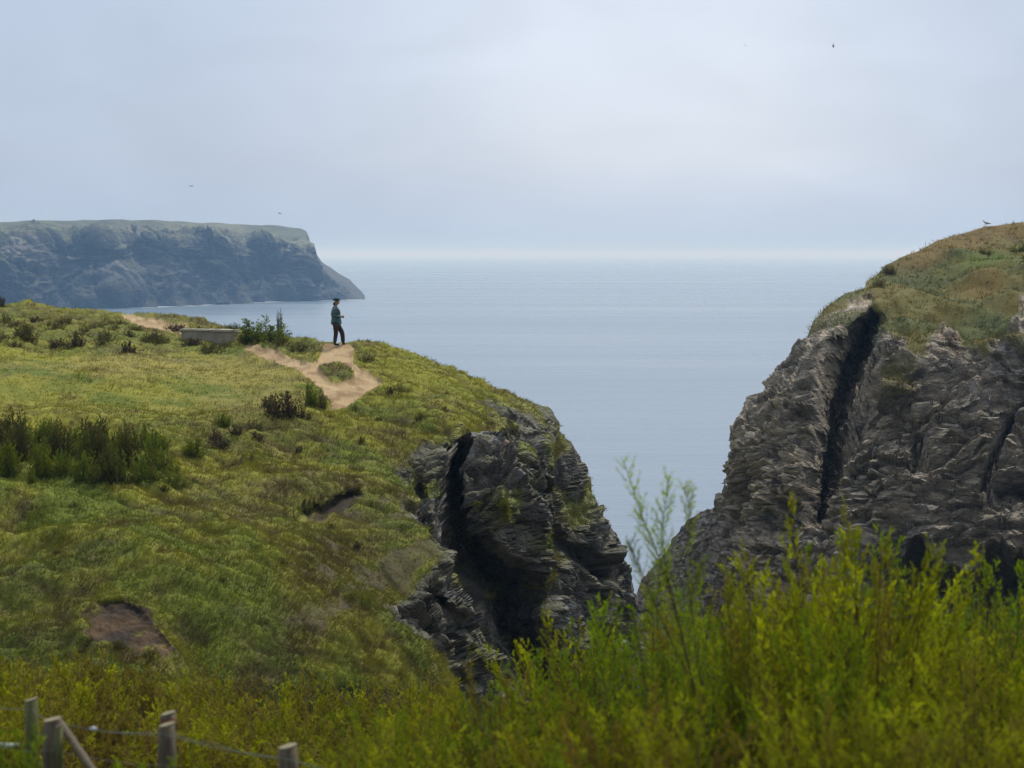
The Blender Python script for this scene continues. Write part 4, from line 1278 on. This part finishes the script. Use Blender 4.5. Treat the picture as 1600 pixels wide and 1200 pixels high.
    for (px, by, w, wh) in ((395, 716, 34, 'below the dark twiggy bush'), (190, 790, 24, 'alone below the middle of the gorse band'), (420, 735, 26, 'halfway from the gorse band to the left cliff'), (118, 795, 26, 'below the rounded lime-green bush'), (255, 770, 30, 'under the right end of the gorse band'),
                            (300, 752, 26, 'below the low yellow-green bush'), (590, 665, 24, 'on the turf just under the path end, right side'), (565, 690, 22, 'on the turf between path end and left cliff top'), (470, 690, 26, 'below the large purple-brown heather'), (640, 600, 22, 'on the turf right of the path, nearest the sea'),
                            (600, 590, 20, 'touching the right fork of the path'), (555, 640, 24, 'at the lower right corner of the path'), (610, 615, 22, 'just right of the widest part of the path'), (470, 860, 30, 'below the dark earth ledge, to its left'), (520, 820, 22, 'directly under the dark earth ledge'),
                            (380, 820, 26, 'in the middle of the open slope'), (655, 665, 26, 'on the turf above the top of the black cleft'), (700, 620, 22, 'on the skyline turf above the left cliff'), (430, 905, 28, 'low on the slope, right of the earth hollow'), (340, 930, 28, 'just above and right of the earth hollow'),
                            (560, 850, 26, 'beside the scree left of the black cleft'), (50, 800, 24, 'at the left edge below the lime-green bushes'), (90, 870, 26, 'above the earth hollow, toward the left edge'), (690, 655, 20, 'at the turf edge left of the pale soil scar')):
        br = r.random() < 0.5
        at(b_brown if br else b_olive, px, by, by - r.uniform(9, 15), w, ('dark brown' if br else 'olive') + ' heather clump ' + wh, grp)
    at(b_dark2, 186, 1006, 986, 46, 'dark little shrub growing at the foot of the bare earth hollow')
    at(b_olive, 236, 1024, 1006, 40, 'olive clump at the lower right lip of the bare earth hollow')
    at(b_olive, 140, 1000, 984, 34, 'olive clump at the lower left lip of the bare earth hollow')
    # right cliff top
    at(b_dark, 1540, 399, 384, 30, 'dark round gorse bush near the top of the right-hand cliff', surf=RIGHT)
    at(b_dark, 1592, 402, 384, 44, 'wide dark gorse at the right edge on top of the right-hand cliff', surf=RIGHT)
    at(b_dark2, 1610, 414, 394, 44, 'dark olive gorse cut by the right edge, just below the wide dark gorse', surf=RIGHT)
    at(b_dark2, 1390, 424, 408, 30, 'dark green scrub on the skyline shoulder of the right-hand cliff', surf=RIGHT)
    at(b_olive, 1372, 446, 428, 34, 'olive scrub at the brow of the right-hand cliff above its ledges', surf=RIGHT)
    # plants on the cliffs
    for (px, by, ty, w, lab) in ((840, 862, 838, 20, 'bright green tuft growing in the middle of the left cliff face'), (788, 800, 770, 16, 'green tuft on the pale rib beside the cleft of the left cliff'),
                                 (906, 740, 722, 12, 'yellowish tuft on the seaward edge of the left cliff'), (915, 832, 806, 18, 'green tuft low on the seaward side of the left cliff')):
        at(b_lime, px, by, ty, w, lab, cat='plant')
    at(b_lime, 1305, 846, 828, 20, 'small green tuft low on the face of the right-hand cliff', cat='plant', surf=RIGHT)


midground_shrubs()

# ================================================================== low wall on the crest
def low_wall():
    mc = simple('weathered_concrete', (0.46, 0.40, 0.33), 0.9, 0.4, 1.6, bump=0.5)
    mt = simple('pale_coping', (0.55, 0.50, 0.40), 0.9, 0.3, 3.0, bump=0.4)
    a = P(283, 512, 84.0); b = P(366, 512, 83.0)
    d = (b - a); ln = math.hypot(d[0], d[1]); ang = math.atan2(d[1], d[0])
    root = empty('low_wall', (a[0], a[1], min(a[2], b[2]) - 1.0), ang)

    def wall(bm):
        r = random.Random(3)
        n = 14
        import bmesh
        rows = []
        for k in range(n + 1):
            x = ln * k / n
            rows.append([bm.verts.new((x, yy + r.uniform(-.02, .02), zz + r.uniform(-.015, .015))) for yy, zz in ((0, 0), (0, 0.45), (0, 0.86), (0.34, 0.86), (0.34, 0))])
        for k in range(n):
            for j in range(4):
                bm.faces.new((rows[k][j], rows[k + 1][j], rows[k + 1][j + 1], rows[k][j + 1]))
        bm.faces.new(rows[0]); bm.faces.new(rows[-1])
    bm_obj('wall_body', wall, mc, root, smooth=False)

    def cop(bm):
        r = random.Random(4)
        n = 14
        rows = []
        for k in range(n + 1):
            x = -0.04 + (ln + 0.08) * k / n
            rows.append([bm.verts.new((x, yy + r.uniform(-.015, .015), zz + r.uniform(-.008, .008))) for yy, zz in ((-0.05, 0.875), (-0.05, 0.955), (0.39, 0.955), (0.39, 0.875))])
        for k in range(n):
            for j in range(4):
                bm.faces.new((rows[k][j], rows[k + 1][j], rows[k + 1][(j + 1) % 4], rows[k][(j + 1) % 4]))
        bm.faces.new(rows[0]); bm.faces.new(rows[-1])
    bm_obj('coping', cop, mt, root, smooth=False)
    tag(root, 'low weathered concrete wall with a pale coping on the skyline beside the upper path', 'wall')


low_wall()

# ================================================================== fence
def fence():
    mw = simple('weathered_post_wood', (0.20, 0.165, 0.10), 0.85, 0.5, 9.0, col2=(0.09, 0.07, 0.05), bump=0.6, stretch=(6, 6, 0.7))
    mg = simple('mossy_post_wood', (0.17, 0.175, 0.065), 0.85, 0.4, 9.0, bump=0.6, stretch=(6, 6, 0.7))
    mtop = simple('cut_post_top', (0.30, 0.255, 0.15), 0.85, 0.3, 20.0)
    mrust = simple('reddish_post_end', (0.17, 0.075, 0.035), 0.85, 0.3, 15.0)
    mwire = simple('galvanised_wire', (0.17, 0.20, 0.18), 0.6, 0.2, 30.0)
    mins = simple('white_insulator', (0.6, 0.6, 0.62), 0.4, 0.1, 30.0)
    root = empty('wire_fence', (P(150, 1300, 12.5)[0], 12.5, float(gz_(P(150, 1300, 12.5)[0], 12.5))))
    rp = np.array(root.location)

    def post(px, ty, wpx, d, m, tilt=0.0, top=None, lab=None, square=False):
        t = P(px, ty, d)
        R = wpx / F * d / 2
        g = float(gz_(t[0], d)) - 0.25
        o_ = np.array([t[0] + tilt, d, g])

        def b(bm):
            rr = random.Random(int(px))
            n = 4 if square else 12
            rings = []
            for k in range(9):
                f = k / 8
                c = o_ * (1 - f) + t * f - rp
                ring = []
                for j in range(n):
                    a = j / n * 2 * math.pi + (math.pi / 4 if square else 0)
                    q = R * (1.41 if square else 1.0) * (1 + rr.uniform(-.04, .04)) * (1.0 if k < 8 else 0.93)
                    ring.append(bm.verts.new((c[0] + math.cos(a) * q, c[1] + math.sin(a) * q, c[2] + (0.012 * math.cos(a) if k == 8 else 0))))
                rings.append(ring)
            for k in range(8):
                for j in range(n):
                    bm.faces.new((rings[k][j], rings[k][(j + 1) % n], rings[k + 1][(j + 1) % n], rings[k + 1][j]))
            bm.faces.new(rings[-1]); bm.faces.new(rings[0][::-1])
        po = bm_obj('post', b, m, root, smooth=not square)
        if lab: po['label'] = lab

        def c(bm):
            n = 12
            ring = [bm.verts.new((t[0] - rp[0] + math.cos(j / n * 6.2832) * R * 0.9, t[1] - rp[1] + math.sin(j / n * 6.2832) * R * 0.9, t[2] - rp[2] + 0.003 + 0.012 * math.cos(j / n * 6.2832))) for j in range(n)]
            ring2 = [bm.verts.new((v.co.x * 1, v.co.y, v.co.z + 0.008)) for v in ring]
            bm.faces.new(ring2); bm.faces.new(ring[::-1])
            for j in range(n):
                bm.faces.new((ring[j], ring[(j + 1) % n], ring2[(j + 1) % n], ring2[j]))
        bm_obj('post_top', c, top or mtop, po, smooth=False)
        return t
    post(49, 1095, 22, 12.6, mg, 0.0, lab='tall greenish post')
    post(82, 1126, 32, 12.2, mw, -0.02, lab='thick grey post with a slanting brace')
    post(92, 1136, 12, 11.9, mg, 0.0, lab='thin stake against the thick post')
    post(263, 1116, 26, 12.9, mw, -0.03, lab='rear post with a reddish band under its top')
    post(261, 1134, 28, 12.2, mw, -0.05, lab='front post of the close pair')
    post(450, 1168, 32, 11.6, mw, 0.02, lab='short post at the right end')
    # reddish band of the rear post
    t = P(263, 1121, 12.9)
    R = 27.5 / F * 12.9 / 2

    def band(bm):
        n = 14
        r1 = [bm.verts.new((t[0] - rp[0] + math.cos(j / n * 6.2832) * R, t[1] - rp[1] + math.sin(j / n * 6.2832) * R, t[2] - rp[2])) for j in range(n)]
        r0 = [bm.verts.new((v.co.x, v.co.y, v.co.z - 0.075)) for v in r1]
        for j in range(n): bm.faces.new((r0[j], r0[(j + 1) % n], r1[(j + 1) % n], r1[j]))
        bm.faces.new(r1); bm.faces.new(r0[::-1])
    bm_obj('post_band', band, mrust, root)
    # slanting brace: a round pole
    a = P(93, 1128, 12.05); b = P(150, 1212, 11.6)
    b2 = a + (b - a) * 1.9
    v, f = tubes([np.linspace(a, b2, 6) - rp], [np.full(6, 0.024)], 10)
    o = mesh_np('brace', v, f, mw, parent=root)

    def wire(pts, r_=0.0024, m=mwire):
        w = np.array([P(*q) for q in pts])
        tt = np.linspace(0, len(w) - 1, 40)
        pth = np.stack([np.interp(tt, np.arange(len(w)), w[:, k]) for k in range(3)], -1)
        k = tt - np.floor(tt)
        pth[:, 2] -= 0.02 * 4 * k * (1 - k)
        v, f = tubes([pth - rp], [np.full(40, r_)], 5)
        mesh_np('wire', v, f, m, parent=root)
    wire([(-40, 1096, 13.0), (49, 1108, 12.55), (98, 1131, 12.15), (261, 1148, 12.15), (450, 1186, 11.5), (640, 1222, 10.9)])
    wire([(146, 1140, 12.4), (262, 1140, 12.75), (330, 1160, 12.5), (450, 1184, 11.9)], 0.0018)
    wire([(-40, 1160, 12.4), (-20, 1164, 12.35), (84, 1172, 12.0), (262, 1196, 12.0)], 0.0016)

    def ball(px, py, d, R, name, m):
        c = P(px, py, d) - rp

        def b(bm):
            import bmesh
            bmesh.ops.create_uvsphere(bm, u_segments=12, v_segments=8, radius=R, matrix=Matrix.Translation(c) @ Matrix.Diagonal((1.2, 0.8, 0.85, 1)))
            bmesh.ops.create_cone(bm, segments=10, radius1=R * 0.5, radius2=R * 0.35, depth=R * 2.6, cap_ends=True, matrix=Matrix.Translation(c) @ Matrix.Rotation(math.pi / 2, 4, 'Y'))
        bm_obj(name, b, m, root)
    ball(146, 1139, 12.1, 0.017, 'insulator', mins)
    # white tape at the left end
    w = np.array([P(-40, 1162, 12.3), P(-5, 1163, 12.25), P(14, 1165, 12.2), P(30, 1164, 12.2)])
    v, f = tubes([w - rp], [np.array([0.012, 0.013, 0.014, 0.010])], 6)
    mesh_np('tape', v, f, mins, parent=root)
    tag(root, 'post and wire fence of weathered round posts with one slanting brace, at the lower left', 'fence')


fence()

# ================================================================== skinned figures
def skin(name, nodes, edges, m, parent=None, sub=2, root=0):
    me = bpy.data.meshes.new(name)
    me.from_pydata([n[:3] for n in nodes], edges, [])
    o = bpy.data.objects.new(name, me); COL.objects.link(o)
    sk = o.modifiers.new('Skin', 'SKIN'); sk.use_smooth_shade = True
    if not me.skin_vertices:
        bpy.context.view_layer.objects.active = o
    for i, n in enumerate(nodes):
        sv = me.skin_vertices[0].data[i]
        rr = n[3]
        sv.radius = rr if isinstance(rr, tuple) else (rr, rr)
        sv.use_root = (i == root)
    ss = o.modifiers.new('Sub', 'SUBSURF'); ss.levels = sub; ss.render_levels = sub
    dg = bpy.context.evaluated_depsgraph_get(); dg.update()
    nm = bpy.data.meshes.new_from_object(o.evaluated_get(dg))
    o.modifiers.clear()
    o.data = nm
    nm.name = name
    nm.materials.clear(); nm.materials.append(m)
    for p_ in nm.polygons: p_.use_smooth = True
    if parent: o.parent = parent
    return o


def person():
    m_skin = simple('skin', (0.42, 0.25, 0.18), 0.6, 0.15, 8)
    m_jac = simple('teal_jacket', (0.085, 0.175, 0.190), 0.75, 0.35, 6, bump=0.5)
    m_tr = simple('brown_trousers', (0.065, 0.038, 0.032), 0.85, 0.3, 8)
    m_hat = simple('dark_green_hat', (0.028, 0.045, 0.032), 0.85, 0.3, 9)
    m_boot = simple('dark_boots', (0.040, 0.034, 0.028), 0.7, 0.3, 12)
    m_hair = simple('dark_hair', (0.025, 0.017, 0.012), 0.7, 0.3, 30)
    foot, _ = LEFT.at(529, 538.5)
    root = empty('person', (foot[0], foot[1], foot[2]), math.radians(4), (1.12, 1.12, 1.0))
    # facing +X. one continuous body
    # x forward, y to the left (away), z up
    N_ = [(-0.060, 0, 0.90, (0.085, 0.095)),      # 0 pelvis
          (-0.060, 0, 1.05, (0.095, 0.11)),     # 1 waist
          (-0.075, 0, 1.24, (0.120, 0.155)),     # 2 chest
          (-0.090, 0, 1.40, (0.090, 0.14)),      # 3 shoulders
          (-0.080, 0, 1.48, 0.052),              # 4 neck
          (-0.060, 0, 1.555, 0.060),             # 5 neck top
          (-0.045, 0, 1.63, (0.092, 0.075)),     # 6 head
          (-0.050, 0, 1.70, (0.080, 0.070)),     # 7 crown
          (0.045, 0, 1.575, 0.030),              # 8 chin
          # near arm (-y)
          (-0.10, -0.17, 1.39, 0.058), (-0.20, -0.22, 1.15, 0.043), (-0.04, -0.20, 1.10, 0.036), (0.09, -0.10, 1.10, 0.027), (0.145, -0.06, 1.10, 0.032),   # 9-13
          # far arm (+y)
          (-0.08, 0.17, 1.39, 0.058), (-0.15, 0.23, 1.14, 0.043), (-0.02, 0.20, 1.08, 0.036), (0.10, 0.09, 1.07, 0.027), (0.15, 0.05, 1.07, 0.032),        # 14-18
          # rear (near) leg
          (-0.075, -0.085, 0.80, 0.070), (-0.065, -0.105, 0.48, 0.060), (-0.12, -0.11, 0.10, 0.042), (-0.04, -0.115, 0.035, 0.036), (0.03, -0.12, 0.03, 0.026),  # 19-23
          # front (far) leg, knee bent
          (-0.035, 0.085, 0.80, 0.070), (0.14, 0.10, 0.49, 0.060), (0.17, 0.11, 0.10, 0.042), (0.25, 0.12, 0.035, 0.036), (0.32, 0.125, 0.03, 0.026)]
    E_ = [(0, 1), (1, 2), (2, 3), (3, 4), (4, 5), (5, 6), (6, 7), (6, 8), (3, 9), (9, 10), (10, 11), (11, 12), (12, 13), (3, 14), (14, 15), (15, 16), (16, 17), (17, 18),
          (0, 19), (19, 20), (20, 21), (21, 22), (22, 23), (0, 24), (24, 25), (25, 26), (26, 27), (27, 28)]
    # face: nose; ears
    k = len(N_)
    N_ += [(0.058, 0, 1.625, 0.014), (-0.05, -0.078, 1.615, 0.014), (-0.05, 0.078, 1.615, 0.014)]
    E_ += [(6, k), (6, k + 1), (6, k + 2)]
    # fingers and thumbs rooted in the palms, closed on each other
    for palm, sgn, z0 in ((13, 1, 1.10), (18, -1, 1.07)):
        px_, py_, pz_, _ = N_[palm]
        for j, (dz, ln) in enumerate(((0.024, 0.036), (0.009, 0.042), (-0.008, 0.040), (-0.024, 0.031))):
            k = len(N_)
            N_ += [(px_ + 0.028, py_ + 0.006 * sgn, pz_ + dz, 0.010), (px_ + 0.028 + ln * 0.6, py_ + 0.022 * sgn, pz_ + dz - 0.004, 0.0095), (px_ + 0.022 + ln * 0.55, py_ + 0.050 * sgn, pz_ + dz - 0.010, 0.008)]
            E_ += [(palm, k), (k, k + 1), (k + 1, k + 2)]
        k = len(N_)
        N_ += [(px_ - 0.004, py_ + 0.014 * sgn, pz_ + 0.034, 0.012), (px_ + 0.030, py_ + 0.030 * sgn, pz_ + 0.046, 0.010)]
        E_ += [(palm, k), (k, k + 1)]
    skin('body', N_, E_, m_skin, root, 2)
    # jacket
    J = [(-0.052, 0, 0.74, (0.185, 0.20)), (-0.058, 0, 0.90, (0.180, 0.20)), (-0.060, 0, 1.05, (0.135, 0.160)), (-0.075, 0, 1.24, (0.150, 0.185)), (-0.090, 0, 1.40, (0.115, 0.165)), (-0.080, 0, 1.49, 0.075),
         (-0.10, -0.18, 1.39, 0.076), (-0.205, -0.225, 1.15, 0.062), (-0.04, -0.205, 1.10, 0.052), (0.085, -0.105, 1.10, 0.042),
         (-0.08, 0.18, 1.39, 0.076), (-0.155, 0.235, 1.14, 0.062), (-0.02, 0.205, 1.08, 0.052), (0.09, 0.095, 1.07, 0.042)]
    skin('jacket', J, [(0, 1), (1, 2), (2, 3), (3, 4), (4, 5), (4, 6), (6, 7), (7, 8), (8, 9), (4, 10), (10, 11), (11, 12), (12, 13)], m_jac, root, 2)
    T = [(-0.058, 0, 1.00, (0.135, 0.16)), (-0.078, -0.095, 0.80, 0.108), (-0.066, -0.105, 0.48, 0.080), (-0.115, -0.11, 0.09, 0.062), (-0.035, 0.095, 0.80, 0.108), (0.14, 0.10, 0.49, 0.085), (0.17, 0.11, 0.09, 0.068)]
    skin('trousers', T, [(0, 1), (1, 2), (2, 3), (0, 4), (4, 5), (5, 6)], m_tr, root, 2)
    for (x0, y0) in ((-0.115, -0.11), (0.175, 0.11)):
        skin('boot', [(x0, y0, 0.15, 0.058), (x0, y0, 0.055, 0.055), (x0 + 0.09, y0 - 0.003, 0.042, 0.048), (x0 + 0.17, y0 - 0.006, 0.034, 0.038)], [(0, 1), (1, 2), (2, 3)], m_boot, root, 2)
    # hood/hair at the nape, brimmed hat
    skin('hair', [(-0.085, 0, 1.64, (0.078, 0.080)), (-0.10, 0, 1.55, (0.060, 0.070)), (-0.105, 0, 1.49, 0.05)], [(0, 1), (1, 2)], m_hair, root, 2)

    def hat(bm):
        n = 24
        prof = [(0.122, 1.690), (0.120, 1.684), (0.100, 1.690), (0.098, 1.730), (0.092, 1.765), (0.060, 1.785), (0.0, 1.790)]
        rings = []
        for (r_, z) in prof[:-1]:
            rings.append([bm.verts.new((-0.05 + math.cos(a) * r_ * 1.12, math.sin(a) * r_, z - 0.012 * math.cos(a) * (r_ > 0.11))) for a in (j / n * 6.28318 for j in range(n))])
        for q in range(len(rings) - 1):
            for j in range(n): bm.faces.new((rings[q][j], rings[q][(j + 1) % n], rings[q + 1][(j + 1) % n], rings[q + 1][j]))
        bm.faces.new(rings[-1])
    h = bm_obj('hat', hat, m_hat, root)
    sol = h.modifiers.new('s', 'SOLIDIFY'); sol.thickness = 0.006
    m_eye = simple('dark_eye', (0.02, 0.015, 0.012), 0.3, 0.1, 5)
    m_lip = simple('lips', (0.30, 0.12, 0.10), 0.5, 0.1, 5)

    def orb(name, c, R, sc, m):
        def b(bm):
            import bmesh
            bmesh.ops.create_uvsphere(bm, u_segments=10, v_segments=8, radius=R, matrix=Matrix.Translation(c) @ Matrix.Diagonal((*sc, 1)))
        bm_obj(name, b, m, root)
    orb('eye', (0.034, -0.030, 1.642), 0.010, (0.7, 1.1, 0.7), m_eye)
    orb('eye', (0.034, 0.030, 1.642), 0.010, (0.7, 1.1, 0.7), m_eye)
    orb('mouth', (0.052, 0, 1.588), 0.012, (0.5, 1.6, 0.4), m_lip)
    tag(root, 'person in teal jacket and dark hat standing, hands together, at the top of the path', 'person')


person()

# ================================================================== birds
def gull():
    mwht = simple('white_feathers', (0.72, 0.72, 0.74), 0.7, 0.08, 6)
    mgry = simple('slate_wing_feathers', (0.16, 0.17, 0.19), 0.7, 0.3, 8)
    mbk = simple('yellow_beak', (0.55, 0.38, 0.06), 0.5, 0.1, 8)
    p, n = RIGHT.at(1541, 354)
    root = empty('gull', (p[0], p[1], p[2] - 0.01), math.pi, 1.1)
    skin('body', [(-0.22, 0, 0.17, 0.022), (-0.10, 0, 0.19, (0.065, 0.06)), (0.04, 0, 0.22, (0.085, 0.075)), (0.13, 0, 0.29, 0.050), (0.16, 0, 0.36, 0.042), (0.19, 0, 0.375, 0.030)], [(i, i + 1) for i in range(5)], mwht, root)
    for s in (-1, 1):
        skin('wing', [(0.08, s * 0.055, 0.26, (0.035, 0.02)), (-0.04, s * 0.075, 0.24, (0.060, 0.022)), (-0.18, s * 0.055, 0.20, (0.040, 0.018)), (-0.32, s * 0.015, 0.17, 0.012)], [(0, 1), (1, 2), (2, 3)], mgry, root)
        v, f = tubes([np.array([(0.0, s * 0.03, 0.17), (0.01, s * 0.03, 0.08), (0.0, s * 0.03, 0.0), (0.05, s * 0.03, -0.005)])], [np.array([0.010, 0.007, 0.007, 0.012])], 5)
        mesh_np('leg', v, f, mbk, parent=root)
    v, f = tubes([np.array([(0.20, 0, 0.378), (0.235, 0, 0.372), (0.262, 0, 0.362)])], [np.array([0.013, 0.010, 0.003])], 6)
    mesh_np('beak', v, f, mbk, parent=root)
    tag(root, 'white gull with dark wings standing on the skyline of the right-hand cliff', 'gull')


gull()


def flying_birds():
    md = simple('dark_plumage', (0.035, 0.035, 0.05), 0.7, 0.3, 8)
    for (px, py, d, sp, rz, bank, flap, lab) in ((299, 291, 150, 0.34, 0.1, 0.0, 0.35, 'dark bird gliding low over the far headland at the left'), (437, 333, 150, 0.32, 0.6, 0.3, -0.4, 'tiny dark bird just above the end of the far headland'),
                                                 (1302, 72, 130, 0.30, 1.2, 1.1, 0.5, 'dark bird banking high at the upper right'), (1164, 71, 140, 0.20, 0.4, 0.3, 0.3, 'faintest and smallest bird, high in the sky right of centre')):
        c = P(px, py, d)
        root = empty('bird', c, rz)
        root.rotation_euler = (0.2, bank, rz)
        skin('body', [(0, -sp * 0.32, 0, sp * 0.05), (0, -sp * 0.12, 0, sp * 0.11), (0, sp * 0.10, 0, sp * 0.13), (0, sp * 0.22, sp * 0.02, sp * 0.08), (0, sp * 0.30, sp * 0.015, sp * 0.012)], [(i, i + 1) for i in range(4)], md, root)
        for s in (-1, 1):
            t = sp * 0.03
            pts = [(0.04, 0.12, 0), (0.26, 0.16, flap * 0.28), (0.55, -0.04, flap * 0.30), (0.30, -0.02, flap * 0.24), (0.04, -0.08, 0)]
            vs = np.array([(s * a * sp, b * sp, c_ * sp) for a, b, c_ in pts])
            vv = np.concatenate([vs + (0, 0, t), vs - (0, 0, t)])

            def b(bm):
                q = [bm.verts.new(v_) for v_ in vv]
                bm.faces.new(q[:5]); bm.faces.new(q[5:][::-1])
                for j in range(5): bm.faces.new((q[j], q[(j + 1) % 5], q[5 + (j + 1) % 5], q[5 + j]))
            bm_obj('wing', b, md, root, smooth=False)
        tag(root, lab, 'bird')


flying_birds()

# ================================================================== haze
def haze():
    m = bpy.data.materials.new('sea_haze'); m.use_nodes = True
    t = m.node_tree; t.nodes.clear()
    o = t.nodes.new('ShaderNodeOutputMaterial')
    v = t.nodes.new('ShaderNodeVolumePrincipled')
    v.inputs['Color'].default_value = (0.40, 0.66, 1.0, 1)
    v.inputs['Absorption Color'].default_value = (1, 1, 1, 1)
    v.inputs['Density'].default_value = 0.00020
    v.inputs['Anisotropy'].default_value = 0.08
    t.links.new(v.outputs[0], o.inputs['Volume'])
    x0, x1, y0, y1, z0, z1 = -61000, 61000, -400, 101000, -5.0, 80.0
    vs = [(x, y, z) for z in (z0, z1) for y in (y0, y1) for x in (x0, x1)]
    fs = [(0, 2, 3, 1), (4, 5, 7, 6), (0, 1, 5, 4), (2, 6, 7, 3), (0, 4, 6, 2), (1, 3, 7, 5)]
    me = bpy.data.meshes.new('haze'); me.from_pydata(vs, [], fs); me.materials.append(m)
    ob = bpy.data.objects.new('haze', me); COL.objects.link(ob)
    tag(ob, 'thin blue sea haze veiling the far headland and the horizon', 'haze', kind='stuff')


haze()
